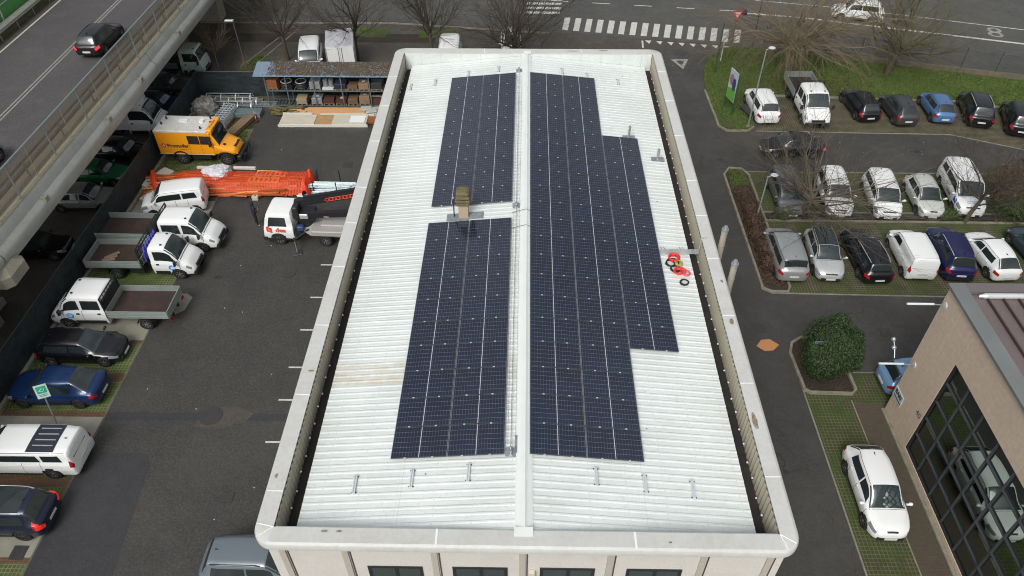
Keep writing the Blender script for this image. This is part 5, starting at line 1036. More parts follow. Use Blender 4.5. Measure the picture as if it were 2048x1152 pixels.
M_crl,s=new('leafy_corrugated',.85);c=s.mix(s.noise(5,5,.35,.6),(.11,.075,.04),(.065,.048,.03));c=s.mix(s.noise(16,4,.5,.62),c,(.19,.14,.08));s.l.new(c,s.b.inputs['Base Color'])
def corr2(x0,x1,m,nm,dz=0):
    b=MB();v=[];n=int((x1-x0)/.09)
    for i in range(n+1):
        x=x0+(x1-x0)*i/n;h=.03*(i%2);v+=[(x-.12*0,37.25,2.62+h+dz),(x,38.95,2.98+h+dz)]
    b.add(v,[(2*i,2*i+2,2*i+3,2*i+1) for i in range(n)]);K(b.build(nm,m))
corr2(-20.25,-9.6,M_cr,'roof_sheeting')
b=MB();v=[];f=[];q=random.Random(4)
for i in range(5200):
    x=-9.7-abs(q.random())*9.55;y=q.uniform(37.4,38.93);
    if x<-18.6 and q.random()<(-18.6-x)*1.3: continue
    z=2.62+(y-37.25)*.2118+.035+q.uniform(0,.03);a=q.uniform(0,6.3);r=q.uniform(.03,.065);k=len(v)
    v+=[(x+r*math.cos(a+t_),y+r*math.sin(a+t_),z+q.uniform(-.012,.018)) for t_ in (0,1.9,3.6,5)];f.append((k,k+1,k+2,k+3));b.mi.append(q.randrange(4))
b.v,b.f=v,f
RL=tag(b.build('fallen_leaves',[mat('roof_leaf_a',(.13,.085,.045),.9),mat('roof_leaf_b',(.075,.05,.03),.9),mat('roof_leaf_c',(.20,.145,.085),.9),mat('roof_leaf_d',(.10,.08,.045),.9)]),kind='stuff')
def crate(x,y,z,w,d,h,m,lab,nm='crate',cat='crate',lid=None,slats=True,paper=None):
    t=thing(nm,lab,cat,(x+rnd.uniform(-.04,.04),y+rnd.uniform(-.06,.02),z),R_(rnd.uniform(-5,5)),'goods on the storage rack');b=MB();h*=rnd.uniform(.75,1.25)
    for k in (-1,0,1): b.box(k*(w/2-.06)-.05,k*(w/2-.06)+.05,-d/2,d/2,0,.09)
    for k in range(4): b.box(-w/2,w/2,-d/2+k*d/3.4,-d/2+k*d/3.4+.1,.09,.11)
    b.build('pallet',mat('pallet_wood',(.27,.19,.11),.85,noise=[(4,.5,(.17,.12,.07))]),t)
    b=MB();b.bevbox(-w/2+.03,w/2-.03,-d/2+.03,d/2-.03,.11,.11+h,.02)
    if slats:
        for k in range(max(2,int(h/.16))): b.box(-w/2+.015,w/2-.015,-d/2+.012,-d/2+.035,.14+k*.16,.24+k*.16)
    b.build('box',m,t)
    if lid: b=MB();b.box(-w/2+.05,w/2-.05,-d/2+.05,d/2-.05,.11+h,.14+h);b.build('lid',lid,t)
    if paper: b=MB();b.box(-.13,.14,-.12,.14,.115+h,.125+h);b.build('paper_sheet',M_plate,t)
    return t
Wd_=mat('crate_orange_wood',(.26,.095,.035),.8,noise=[(5,.6,(.20,.07,.03))]);Wd2=mat('crate_brown_wood',(.15,.09,.055),.85,noise=[(5,.5,(.11,.065,.04))]);Wd3=mat('cardboard',(.25,.17,.10),.8,noise=[(3,.4,(.17,.115,.07))]);Rb=mat('red_brown_crate',(.09,.035,.025),.8,noise=[(4,.6,(.07,.03,.02))])
Gw=mat('wrapped_grey',(.26,.28,.30),.35,noise=[(6,.6,(.12,.13,.14))]);Bk=mat('black_sack',(.02,.022,.026),.5,noise=[(5,.4,(.05,.05,.055))])
crate(-19.0,38.0,1.41,.85,.9,.55,Wd_,'orange-brown wooden crate at the left end of the upper shelf')
for x,l in ((-18.05,'black drum ring pile beside the orange crate, upper shelf'),(-16.95,'larger black drum ring pile with white rim, upper shelf')):
    t=thing('hose_drum',l,'hose coil',(x,38.0,1.41),0,'goods on the storage rack');b=MB()
    for k in range(4): b.torus((0,0,.08+k*.12),.40-.02*k,.06,20,6)
    b.build('coil',Bk,t,True);b=MB();b.torus((0,0,.52),.40,.025,22,5);b.build('white_rim',M_plate,t)
crate(-15.85,38.0,1.41,.85,.9,.42,Gw,'glass jars wrapped in film on a pallet, upper shelf',slats=False)
t=thing('drum_pair','two grey wrapped cylinders on a pale pallet, upper shelf','drums',(-14.9,38,1.41),0,'goods on the storage rack')
b=MB();b.box(-.42,.42,-.4,.4,0,.12);b.build('pallet',M_plate,t)
for k in (-.2,.22): b=MB();b.cyl((k,0,.12),.19,.55,14);b.build('drum',Gw,t,40)
crate(-13.95,38.0,1.41,.9,.9,.35,mat('navy_bin',(.015,.02,.05),.5),'dark navy bin of black parts, upper shelf',slats=False)
crate(-13.0,38.0,1.41,.8,.9,.25,Wd2,'low brown crate with open flaps in the middle of the upper shelf')
crate(-12.2,38.0,1.41,.8,.9,.36,Wd3,'cardboard box with a white sheet of paper, upper shelf',slats=False,paper=1)
crate(-11.2,38.0,1.41,.9,.9,.40,Bk,'dark bundle of parts at the right end of the upper shelf',slats=False)
crate(-17.1,38.0,.17,.85,.9,.5,mat('pale_board_box',(.33,.27,.17),.8,noise=[(3,.4,(.22,.17,.10))]),'pale plywood box on the lower shelf below the black drums',slats=False)
crate(-15.9,38.0,.17,.85,.9,.42,Gw,'film-wrapped grey crate on the lower shelf',slats=False,paper=1)
crate(-15.0,38.0,.17,.85,.9,.36,Rb,'red-brown crate left of the one with white paper, lower shelf');crate(-14.05,38.0,.17,.85,.9,.36,Rb,'red-brown crate with white paper on top, lower shelf',paper=1)
crate(-13.15,38.0,.17,.8,.9,.42,Wd2,'brown wooden crate beside the papered cardboard stack, lower shelf');crate(-12.25,38.0,.17,.85,.9,.55,Wd3,'stacked cardboard box with white paper, lower shelf',paper=1)
t=thing('frame_crate','dark crate with a thin pale frame at the lower right of the rack','crate',(-11.3,38,.17),0,'goods on the storage rack');b=MB();b.box(-.35,.35,-.4,.4,0,.5);b.build('box',Rb,t);b=MB()
for q_ in ((-.4,-.36,0,.8),(.36,.4,0,.8),(-.36,.36,.76,.8)): b.box(q_[0],q_[1],-.45,-.41,q_[2],q_[3])
b.build('frame',M_alu,t)
rk.location.y+=.5
for o in list(bpy.data.objects):
    if o.get('group')=='goods on the storage rack': o.location.y+=.5
RL.location.y=.5
# stacks in front of the rack
def plankstack(name,label,x,y,L_,W_,n,lay,m,rz=0,z=0,cat='planks',group='stacks of material in the yard',h=.05,bear=True,ragged=.25):
    t=thing(name,label,cat,(x,y,z),R_(rz),group);q=random.Random(int(abs(x*31+y*17)))
    if bear:
        b=MB()
        for k in (-.35,.35): b.box(k*L_-.05,k*L_+.05,-W_/2,W_/2,0,.09)
        b.build('bearer',Wd2,t)
    b=MB();w=W_/n
    for j in range(lay):
        for i in range(n):
            dx=q.uniform(-ragged,ragged);y0=-W_/2+i*w;b.box(-L_/2+dx,L_/2+dx,y0+.008,y0+w-.008,.09+j*(h+.008),.09+j*(h+.008)+h*q.uniform(.85,1))
    b.build('planks',m,t);return t
M_lw=mat('fresh_timber',(.62,.34,.15),.75,noise=[(3,.4,(.50,.26,.11))]);M_ow=mat('old_timber',(.24,.17,.10),.85,noise=[(4,.6,(.14,.10,.06))]);M_mw=mat('mossy_timber',(.16,.14,.05),.9,noise=[(4,.6,(.09,.08,.035))])
M_sh=mat('cream_sheet',(.52,.49,.40),.6,noise=[(1.5,.4,(.44,.41,.33))])
plankstack('timber_stack','long stack of fresh orange timber in front of the storage rack',-14.35,36.95,4.3,1.05,7,4,M_lw)
t=thing('cladding_stack','long low stack of cream ribbed cladding sheets at the yard edge','cladding sheets',(-14.9,35.75,0),1*R_(.5),'stacks of material in the yard')
for k,(xa,xb,m_,nm_) in enumerate(((-3.2,-.62,M_sh,'sheet_pile'),(-.60,.62,mat('slatted_wood',(.42,.27,.13),.8,noise=[(3,.5,(.30,.18,.08))]),'slatted_pallet'),(.64,3.2,M_sh,'sheet_pile'))):
    b=MB();b.box(xa,xb,-.62,.62,.03,.30 if k!=1 else .27)
    for j in range(7): b.box(xa+.01,xb-.01,-.58+j*.18,-.50+j*.18,.30 if k!=1 else .27,.325 if k!=1 else .31)
    b.build(nm_,m_,t)
b=MB();b.box(1.95,3.05,-.5,.45,.33,.35);b.build('white_sheet',M_white,t);b=MB();b.box(-3.3,3.3,-.70,-.62,.03,.22);b.build('edge_flashing',mat('pale_flashing',(.62,.62,.56),.5),t)
b=MB();b.box(-3.2,-1.0,.66,.74,.03,.42);b.box(-.4,3.6,.64,.78,.03,.34);b.build('edge_flashing',mat('pale_flashing',(0,0,0)),t)
t=thing('scrap_pile','heap of mossy boards and sacks left of the fresh timber','timber heap',(-17.9,37.0,0),0,'stacks of material in the yard');q=random.Random(8);b=MB()
for i in range(26):
    b.T=Matrix.Translation((q.uniform(-1.0,.9),q.uniform(-.4,.4),q.uniform(.05,.42)))@Matrix.Rotation(q.uniform(-.5,.5),4,'Z')@Matrix.Rotation(q.uniform(-.25,.25),4,'Y');b.box(-q.uniform(.2,.5),q.uniform(.2,.5),-.08,.08,0,.07)
b.T=None;b.build('boards',M_mw,t);b=MB()
for i in range(6): b.T=Matrix.Translation((q.uniform(.5,1.3),-.35+i*.1,.12+i*.03))@Matrix.Rotation(q.uniform(-.1,.1),4,'Z');b.box(-.5,.5,-.05,.05,0,.05)
b.T=None;b.build('fresh_offcuts',M_lw,t)
t=thing('slab_pile','pale paper sacks and white sheets piled at the right end of the timber','sacks',(-11.7,36.9,0),0,'stacks of material in the yard');b=MB()
for i in range(7): b.T=Matrix.Translation((q.uniform(-.5,.3),q.uniform(-.5,.5),.05+i*.06))@Matrix.Rotation(q.uniform(-.4,.4),4,'Z');b.bevbox(-.42,.42,-.28,.28,0,.1,.03)
b.T=None;b.build('sacks',mat('pale_sack',(.42,.42,.38),.7,noise=[(5,.5,(.28,.27,.23))]),t)
plankstack('plank_stack','orange-brown planks beside the cladding under the building edge',-11.2,35.9,1.8,.8,4,3,Wd_)
plankstack('plank_stack','weathered planks stacked diagonally behind the yellow truck cab',-20.95,34.7,3.4,.75,5,5,M_ow,74)
plankstack('plank_stack','small heap of brown pallet boards behind the yellow truck roof',-24.3,35.3,1.2,.8,4,6,Wd3,60)
# tarp heap
def lump(name,label,cat,x,y,r,h,m,seed,group=None,sc=(1,1),z=0,n=26):
    q=random.Random(seed);b=MB();v=[];k=10
    for j in range(k+1):
        for i in range(n):
            a=2*math.pi*i/n;f=math.cos(j/k*math.pi/2)**.45;rr=r*f*(1+.13*math.sin(3*a+seed)+.09*math.sin(7*a+j*.8))*q.uniform(.93,1.07);v.append((rr*math.cos(a)*sc[0],rr*math.sin(a)*sc[1],h*math.sin(j/k*math.pi/2)*q.uniform(.92,1.08)))
    b.add(v,[(j*n+i,j*n+(i+1)%n,(j+1)*n+(i+1)%n,(j+1)*n+i) for j in range(k) for i in range(n)]+[tuple(k*n+i for i in range(n))]);o=b.build(name,m,None,25);o.location=(x,y,z);tag(o,label,cat,group);return o
lump('tarp_heap','translucent tarpaulin draped over a heap in the fenced corner','tarpaulin',-24.2,37.3,.95,1.05,mat('dusty_tarp',(.23,.23,.20),.35,noise=[(3,.7,(.10,.09,.08)),(9,.4,(.42,.42,.40))],bump=(6,.8,.06)),3)
# ladder cages (galvanised hoops)
def cage(x,y,L_,R,nh,label,rz=0,z=.1):
    t=thing('ladder_cage',label,'ladder cage',(x,y,z),R_(rz),'galvanised ladder cages lying by the fence');m=mat('bright_galvanised',(.60,.64,.66),.35,.4)
    for i in range(nh):
        xx=-L_/2+L_*i/(nh-1);b=MB();n=12;p=[(xx,R*math.cos(math.pi*k/n),R*math.sin(math.pi*k/n)) for k in range(n+1)];v=[]
        for (a_,y_,z_) in p: v+=[(xx-.035,y_,z_),(xx+.035,y_,z_)]
        b.add(v,[(2*k,2*k+1,2*k+3,2*k+2) for k in range(n)]);b.build('hoop',m,t)
    for k in range(5): a=math.pi*(k/4);b=MB();b.box(-L_/2,L_/2,R*math.cos(a)-.02,R*math.cos(a)+.02,R*math.sin(a)-.008,R*math.sin(a)+.008);b.build('strap',m,t)
    return t
cage(-22.95,39.1,3.4,.42,4,'galvanised ladder cage lying nearest the back fence');cage(-22.2,38.5,3.2,.36,4,'galvanised ladder cage lying in the middle of the three',-2,.15);cage(-22.4,37.85,3.1,.40,4,'galvanised ladder cage lying nearest the viewer',1)
t=thing('ladder_pile','long aluminium ladders lying right of the ladder cages','ladders',(-20.6,38.2,.1),R_(-2),'stacks of material in the yard');b=MB()
for k in range(4): b.box(-1.4,1.5,-.4+k*.25,-.36+k*.25,0,.1)
for k in range(9): b.box(-1.3+k*.32,-1.27+k*.32,-.4,.38,.03,.06)
b.build('ladders',M_steel,t)
t=thing('grating_stack','pale blue-grey steel gratings stacked below the ladder cages','gratings',(-20.95,36.75,0),0,'stacks of material in the yard');b=MB()
for k in range(5): b.box(-1.1,1.1,-.42,.42,.05+k*.07,.09+k*.07)
for k in range(22): b.box(-1.1+k*.1,-1.08+k*.1,-.42,.42,.41,.44)
b.build('gratings',mat('pale_grating',(.30,.40,.42),.45,.4,noise=[(4,.4,(.22,.29,.30))]),t)
t=thing('scaffold_crate','stacked galvanised scaffold frames on pallets beside the yellow truck','scaffold frames',(-22.3,35.9,0),R_(84),'stacks of material in the yard');b=MB();b.box(-1.2,1.2,-.5,.5,.02,.14);b.build('pallet',Wd3,t);b=MB()
for k in range(5):
    for yy in (-.42,-.14,.14,.42): b.box(-1.2,1.2,yy-.03,yy+.03,.16+k*.13,.22+k*.13)
for k in range(8): b.box(-1.15+k*.32,-1.10+k*.32,-.45,.45,.78,.83)
b.build('frames',mat('bright_galvanised',(0,0,0)),t)
t=thing('barrier_post','thin red and white barrier post on a black foot','post',(-20.0,35.8,0));b=MB();b.cyl((0,0,0),.2,.08,16);b.build('foot',M_rubber,t)
for k in range(5): b=MB();b.cyl((0,0,.08+k*.22),.03,.22,8);b.build('band',M_plate if k%2 else mat('band_red',(.6,.05,.04),.5),t)
# ================= ORANGE NETTING HEAP =================
M_or=mat('orange_timber',(.62,.17,.03),.75,noise=[(1.5,.8,(.33,.06,.015)),(9,.5,(.78,.32,.10))]);M_or2=mat('dark_orange_timber',(.34,.07,.015),.75);M_or3=mat('light_orange_timber',(.80,.36,.12),.75)
ot=thing('covered_timber','long heap of timber beams under orange netting across the yard','timber heap',(-19.0,27.4,0));q=random.Random(12)
b=MB()
for i in range(230):
    x=q.uniform(-4.2,2.6);y=q.uniform(-1.05,1.05);z=.05+max(0,(.62-abs(y)*.35))*q.random();L_=q.uniform(1.0,2.2);b.T=Matrix.Translation((x,y,z))@Matrix.Rotation(q.gauss(0,.07),4,'Z')@Matrix.Rotation(q.gauss(0,.03),4,'Y');w=q.choice((.03,.05,.08));b.box(-L_,L_,-w,w,0,.05,q.choice((0,0,1,1,2)))
b.T=None;b.build('beams',[M_or,M_or2,M_or3],ot)
b=MB()
for k in range(9): b.T=Matrix.Translation((-2.6+k*.1,-.85+k*.03,.5))@Matrix.Rotation(.02*k,4,'Z');b.box(-1.4,2.2,-.04,.04,0,.06)
b.T=None;b.build('pale_beams',mat('pale_orange_timber',(.72,.30,.10),.75),ot)
t=thing('formwork_panel','two orange slatted formwork panels under the netting','formwork',(-16.8,28.1,.62),R_(-3))
for k,(dx,dy) in enumerate(((0,0),(-.25,-.75))):
    b=MB();b.box(dx-1.0,dx+1.0,dy+.22,dy+.28,0,.1);b.box(dx-1.0,dx+1.0,dy-.28,dy-.22,0,.1)
    for j in range(7): b.box(dx-.98+j*.31,dx-.88+j*.31,dy-.22,dy+.22,.02,.09)
    b.build('panel',mat('bright_orange_wood',(.80,.38,.12),.7),t)
M_on=bpy.data.materials.new('orange_net');M_on.use_nodes=True;s=NB(M_on);s.b.inputs['Base Color'].default_value=(.78,.075,.014,1);s.b.inputs['Roughness'].default_value=.6
x_,y_,z_=s.sep();g=s.m('MAXIMUM',s.lines(x_,.10,.030),s.lines(s.m('ADD',y_,z_),.09,.026));s.l.new(g,s.b.inputs['Alpha'])
def netsurf(pts_fn,nx,ny,name,label,m,smooth=True):
    b=MB();v=[pts_fn(i/nx,j/ny) for i in range(nx+1) for j in range(ny+1)];b.add(v,[(i*(ny+1)+j,(i+1)*(ny+1)+j,(i+1)*(ny+1)+j+1,i*(ny+1)+j+1) for i in range(nx) for j in range(ny)]);return tag(b.build(name,m,None,smooth),label,'netting')
q=random.Random(2);hh=[[q.uniform(-.06,.06) for _ in range(20)] for _ in range(60)]
def nf(u,w):
    x=-25.0+u*10.7;ya=28.75-.05*u;yb=26.35-.55*u*0+.1*math.sin(u*9);y=yb+(ya-yb)*w;pr=min(1,4*w*(1-w)*1.3);h=.12+.75*pr;
    if x<-22.5: h*=max(.15,(x+25.0)/2.5)
    return (x,y,h+hh[int(u*50)][int(w*15)])
netsurf(nf,50,14,'orange_netting','orange safety netting spread over the long timber heap',M_on)
def nf2(u,w): x=-14.9+.9*u+.15*w;y=28.6-2.6*w;h=.9*(1-u)*.8+.15+.12*math.sin(w*11);return (x,y,max(.05,h)+hh[int(u*20)][int(w*15)])
M_on2=mat('bunched_orange_net',(.88,.07,.015),.6,noise=[(7,.5,(.60,.03,.01))])
def nf3(u,w): x=-14.75+.55*u+.1*math.sin(w*9)+ (.35*w if w>.5 else .17);y=28.3-2.3*w;h=.55*math.sin(u*math.pi)+.25+.15*math.sin(w*14+u*3);return (x,y,max(.04,h))
netsurf(nf3,10,24,'orange_netting','bunched bright orange netting at the right end of the timber heap',M_on2,False)
t=thing('netting_roll','upright leaning roll of orange netting beside the fence','netting roll',(-24.3,27.2,.1));b=MB();b.tube([(-.75,1.5,.25),(-.3,.6,.4),(.25,-.5,.35),(.75,-1.35,.2)],[.14,.2,.2,.17],10);b.build('roll',M_on2,t,40)
# white plastic sheet + white beams
lump('plastic_sheet','crumpled white plastic sheet lying on the orange netting','plastic sheet',-20.35,28.05,.85,.42,mat('white_plastic',(.66,.67,.70),.35,noise=[(5,.5,(.45,.45,.50))],bump=(7,1,.08)),5,None,(1.1,.8),.72)
for (x,l,L_) in ((-21.4,'white box beam lying left of the crumpled plastic sheet',.9),(-18.65,'white box beam lying right of the crumpled plastic sheet',1.5)):
    b=MB();b.bevbox(-L_/2,L_/2,-.09,.09,0,.16,.015);o=b.build('white_beam',mat('grubby_white',(.55,.53,.50),.6));o.location=(x,28.55,.72);o.rotation_euler=(0,0,R_(-2));tag(o,l,'beam')
t=thing('concrete_block','small pale concrete block holding the netting near the standing man','block',(-17.45,26.15,0));b=MB();b.bevbox(-.2,.2,-.15,.15,0,.28,.03);b.build('block',mat('pale_block',(.50,.47,.36),.85),t);b=MB();b.torus((0,0,.3),.06,.015,10,4);b.build('lifting_eye',M_dsteel,t)
for (x,y,a,l) in ((-25.0,28.1,60,'stack of ribbed cream roofing sheets standing against the netting fence'),(-24.35,26.5,62,'ribbed cream roofing sheets lying under the roll of orange netting')):
    t=thing('ribbed_sheets',l,'roofing sheets',(x+.4,y,.05),R_(a),'ribbed sheets by the fence');b=MB();v=[]
    for i in range(15): yy=-.5+i*.07;v+=[(-1.1,yy,.2+.04*(i%2)),(1.1,yy,.25+.04*(i%2))]
    b.add(v,[(2*i,2*i+1,2*i+3,2*i+2) for i in range(14)]);b.box(-1.08,1.08,-.49,.47,0,.19);b.build('sheets',M_sh,t)
# scaffold tubes
t=thing('scaffold_tubes','bundle of galvanised scaffold tubes between dark uprights beside the orange netting','scaffold tubes',(-12.7,27.1,0));q=random.Random(6)
b=MB()
for i in range(70):
    y=q.uniform(-.85,.75);z=.06+.4*q.random()*(1-abs(y)*.6);x=q.uniform(-.5,.5);a=q.gauss(0,.03);b.tube([(x-1.6,y-a,z),(x+1.5,y+a,z)],.025,5)
b.build('tubes',mat('galvanised_tubes',(.36,.43,.45),.4,.5,noise=[(5,.5,(.22,.27,.28))]),t)
for (x,y) in ((-1.05,.95),(.46,.85),(-1.05,-.35),(.5,-.5)): b=MB();b.tube([(x,y,0),(x,y,1.0)],.035,6);b.sphere((x,y,1.02),.05,8,5);b.build('upright',M_black,t)
b=MB();b.box(-1.2,-1.1,-.8,.9,0,.06);b.box(.4,.5,-.8,.9,0,.06);b.build('bearer',M_dsteel,t)
# concrete blocks under the viaduct, yellow disc
t=thing('concrete_planter','low concrete trough at the left edge below the viaduct','trough',(-28.9,15.4,0),R_(-4));b=MB();b.bevbox(-1.6,.0,-.95,.95,0,.42,.04);b.build('trough_body',mat('dirty_trough',(.085,.075,.06),.9,noise=[(2,.5,(.05,.045,.035))]),t);b=MB();b.bevbox(0.0,.16,-.95,.95,0,.46,.03);b.build('pale_end',mat('pale_trough',(.40,.41,.35),.8),t)
t=thing('buried_wheel','yellow disc lying on the lower road against the netting fence','disc',(-26.3,16.0,0));b=MB();b.cyl((0,0,0),.38,.10,20);b.build('disc',mat('ochre_disc',(.45,.32,.10),.7,noise=[(4,.5,(.30,.22,.08))]),t)
# ================= BEIGE BUILDING =================
bb_=thing('beige_building','tan stone-clad building with a dark gridded glass wall and brown metal roof','building',(30,0,0))
def Bn(o): o.parent=bb_;o.matrix_parent_inverse=Matrix.Translation((-30,0,0));return o
WX,WY,WH=17.4,9.7,8.0
M_bw,s=new('tan_cladding',.8);x_,y_,z_=s.sep();g=s.m('MAXIMUM',s.lines(y_,1.25,.014,.3),s.lines(z_,.72,.012,.1));c=s.mix(s.noise(5,6,.38,.62),(.56,.45,.345),(.63,.515,.405));c=s.mix(s.m('MULTIPLY',s.noise(.5,5,.45,.65),.4),c,(.50,.42,.33));c=s.mix(s.m('MULTIPLY',g,s.m('ADD',s.noise(.3,3,.4,.6),.12)),c,(.74,.63,.49));s.l.new(c,s.b.inputs['Base Color'])
gy0,gy1,gz0,gz1=-1.5,7.32,.28,5.98
b=MB();b.box(WX,WX+22,WY-.3,WY,0,WH);b.box(WX,WX+.3,gy1,WY-.3,0,WH);b.box(WX,WX+.3,gy0,gy1,gz1,WH);b.box(WX,WX+.3,gy0,gy1,0,gz0);b.box(WX,WX+.3,-14,gy0,0,WH);Bn(b.build('wall',M_bw))
b=MB();b.box(WX+4.5,WX+4.6,gy0-3,WY-.3,0,WH);Bn(b.build('inner_partition',mat('office_partition',(.10,.075,.05),.8)));b=MB();b.box(WX+.3,WX+4.5,gy0-3,WY-.3,.1,.16);Bn(b.build('office_floor',mat('office_floor',(.16,.13,.10),.5,noise=[(.8,.7,(.05,.045,.04))])))
b=MB()
for k in range(4): b.bevbox(WX+1.2,WX+2.0,gy0+1+k*1.9,gy0+2.3+k*1.9,.16,.9,.03)
Bn(b.build('office_desk',mat('desk_orange',(.35,.15,.05),.6,noise=[(.9,.8,(.05,.04,.03))])))
Mg=bpy.data.materials.new('tinted_curtain_glass');Mg.use_nodes=True;n=Mg.node_tree.nodes;l=Mg.node_tree.links;n.remove(n['Principled BSDF'])
g1=n.new('ShaderNodeBsdfGlossy');g1.inputs['Roughness'].default_value=.015;g1.inputs['Color'].default_value=(.50,.57,.53,1);tr_=n.new('ShaderNodeBsdfTransparent');tr_.inputs['Color'].default_value=(.11,.11,.10,1);mx=n.new('ShaderNodeMixShader');mx.inputs[0].default_value=.52
l.new(tr_.outputs[0],mx.inputs[1]);l.new(g1.outputs[0],mx.inputs[2]);l.new(mx.outputs[0],n['Material Output'].inputs[0])
b=MB();b.quad((WX+.12,gy0,gz0),(WX+.12,gy1,gz0),(WX+.12,gy1,gz1),(WX+.12,gy0,gz1));Bn(b.build('glass_wall',Mg))
M_mu=mat('mullion_grey',(.07,.075,.085),.4,.3);zs=[gz0+(gz1-gz0)*k/5 for k in range(6)];ysm=[gy1-1.26*k for k in range(8)]
for k,z in enumerate(zs): h=.09 if k in(0,5) else .027;b=MB();b.box(WX+.03,WX+.17,gy0,gy1,z-h,z+h);Bn(b.build('transom',M_mu if 0<k<5 else M_black))
for k,y in enumerate(ysm): h=.09 if k==0 else .027;b=MB();b.box(WX+.025,WX+.175,y-h,y+h,gz0,gz1);Bn(b.build('mullion',M_mu if k else M_black))
b=MB();b.box(WX-.10,WX+.55,-14,WY+.12,WH,WH+.12);Bn(b.build('roof_coping',mat('zinc_coping',(.20,.225,.24),.45,.3,noise=[(1.2,.6,(.28,.30,.31)),(.6,.5,(.17,.17,.13))])));b=MB();b.box(WX+.55,WX+22,WY-.42,WY+.12,WH,WH+.12);Bn(b.build('roof_coping',mat('brown_grey_coping',(.17,.15,.15),.5,.2)))
M_br=mat('brown_roof_metal',(.20,.155,.15),.45,.3,noise=[(.8,.5,(.15,.12,.115)),(5,.2,(.27,.22,.21))])
b=MB();b.add([(WX+.55,-14,WH-.02),(WX+22,-14,WH-.02),(WX+22,WY-.42,WH-.02),(WX+.55,WY-.42,WH-.02)],[(0,1,2,3)]);Bn(b.build('roof_sheet',M_br))
for k in range(26): x=WX+1.15+k*.62;b=MB();b.box(x-.03,x+.03,-14,WY-.75,WH-.02,WH+.09);Bn(b.build('roof_seam',mat('dark_seam',(.05,.035,.035),.5)))
b=MB();b.tube([(WX+.85,WY-.60,WH+.06),(WX+1.1,WY-.62,WH+.10),(WX+22,WY-.62,WH+.10)],[.05,.12,.12],12);Bn(b.build('roof_pipe',mat('pale_pipe',(.60,.64,.64),.35,.3)))
for (y,z,l_) in ((9.45,7.2,'upper wall lamp on a white arm at the tan building corner'),(9.35,3.6,'lower wall lamp on a white arm above the pale blue car')):
    t=thing('wall_lamp',l_,'lamp',(WX,y,z),0,'lamps on the tan building');b=MB();b.cyl((-.04,0,0),.14,.05,12,'x');b.build('wall_plate',M_plate,t);b=MB();b.tube([(-.02,0,0),(-.55,0,.05)],.025,6);b.build('arm',M_steel,t);b=MB();b.tube([(-.5,0,.06),(-1.6,0,.06)],.05,8);b.build('lamp_tube',mat('milky_tube',(.62,.70,.68),.4),t)
t=thing('bracket_light','small floodlight cluster on the lower wall lamp arm','floodlight',(WX-.75,9.75,3.6));b=MB();b.tube([(0,0,0),(0,.3,.35),(0,.55,.5)],.025,5);b.build('stem',M_steel,t)
for k in range(2): b=MB();b.sphere((0,.35+k*.28,.3+k*.25),.11,10,6);b.build('lamp_head',M_steel,t)
t=thing('wall_sign','small white wall sign with black lettering and arrow bar','sign',(WX-.02,9.27,1.5));b=MB();b.box(-.02,.01,-.42,.42,-.30,.30);b.build('board',mat('sign_white',(.52,.60,.60),.5),t)
text('BARI',.30,frame((-.026,0,.10),(0,-1,0),(0,0,1)),M_dk,t,'lettering',bold=.01);b=MB();b.box(-.03,-.02,-.34,.30,-.19,-.13);b.add([(-.028,-.34,-.24),(-.028,-.34,-.08),(-.028,-.43,-.16)],[(0,1,2)]);b.build('arrow',M_dk,t)
o=text('40',.42,frame((WX-.012,7.62,2.28),(0,-1,0),(0,0,1)),mat('number_grey',(.12,.13,.12),.5),None,'house_number');tag(o,'thin grey number plate characters beside the glass wall','number');
sheet('covered_slab',rect(WX,WX+22,-14,WY),.02,M_conc)
# ================= POSTS, SIGNS, LAMPS =================
def lamp(x,y,h,lab,head=(.35,0),m=None):
    t=thing('street_lamp',lab,'street lamp',(x,y,0),0,'lamp posts');mm=m or mat('pale_pole',(.34,.37,.36),.5,.4);b=MB();b.tube([(0,0,0),(0,0,h*.5),(0,0,h)],[.065,.05,.04],8);b.build('pole',mm,t,40);b=MB();b.cyl((0,0,0),.13,.1,10);b.build('base',M_conc,t)
    b=MB();b.tube([(0,0,h-.05),(head[0]*.6,head[1]*.6,h+.08)],.03,6);b.build('arm',mm,t);b=MB();b.sphere((head[0],head[1],h+.1),.24,14,8,sc=(1,.75,.4));b.build('lamp_head',mat('lamp_head_pale',(.50,.55,.54),.4),t,40)
lamp(16.35,35.6,6.0,'street lamp on the corner of the lawn by the white off-roader');lamp(14.36,24.1,3.5,'short street lamp in the red hedge island');
t=thing('street_lamp','dark street lamp with flat head beyond the netting fence','street lamp',(-22.7,43.2,0),0,'lamp posts');b=MB();b.tube([(0,0,0),(-.6,1.2,4.0)],.05,7);b.build('pole',M_dsteel,t);b=MB();b.bevbox(-1.2,-.5,1.0,1.3,3.98,4.1,.03);b.build('lamp_head',M_alu,t)
t=thing('yield_sign','red and white give-way sign on a dark pole at the crossing','sign',(17.86,49.4,0),R_(8));b=MB();b.tube([(0,0,0),(0,0,3.0)],.035,7);b.build('pole',M_dsteel,t);b=MB();b.add([(-.5,-.05,2.95),(.5,-.05,2.95),(0,-.05,2.1),(-.5,-.03,2.95),(.5,-.03,2.95),(0,-.03,2.1)],[(0,2,1),(3,4,5),(0,1,4,3),(1,2,5,4),(2,0,3,5)]);b.build('red_triangle',mat('sign_red',(.55,.04,.05),.45),t);b=MB();b.add([(-.3,-.056,2.84),(.3,-.056,2.84),(0,-.056,2.33)],[(0,2,1)]);b.build('white_triangle',mat('sign_pale',(.62,.50,.50),.5),t);b=MB();b.bevbox(.45,.85,-.02,.25,2.5,2.95,.05);b.build('rear_sign',mat('dark_violet',(.03,.03,.07),.5),t)
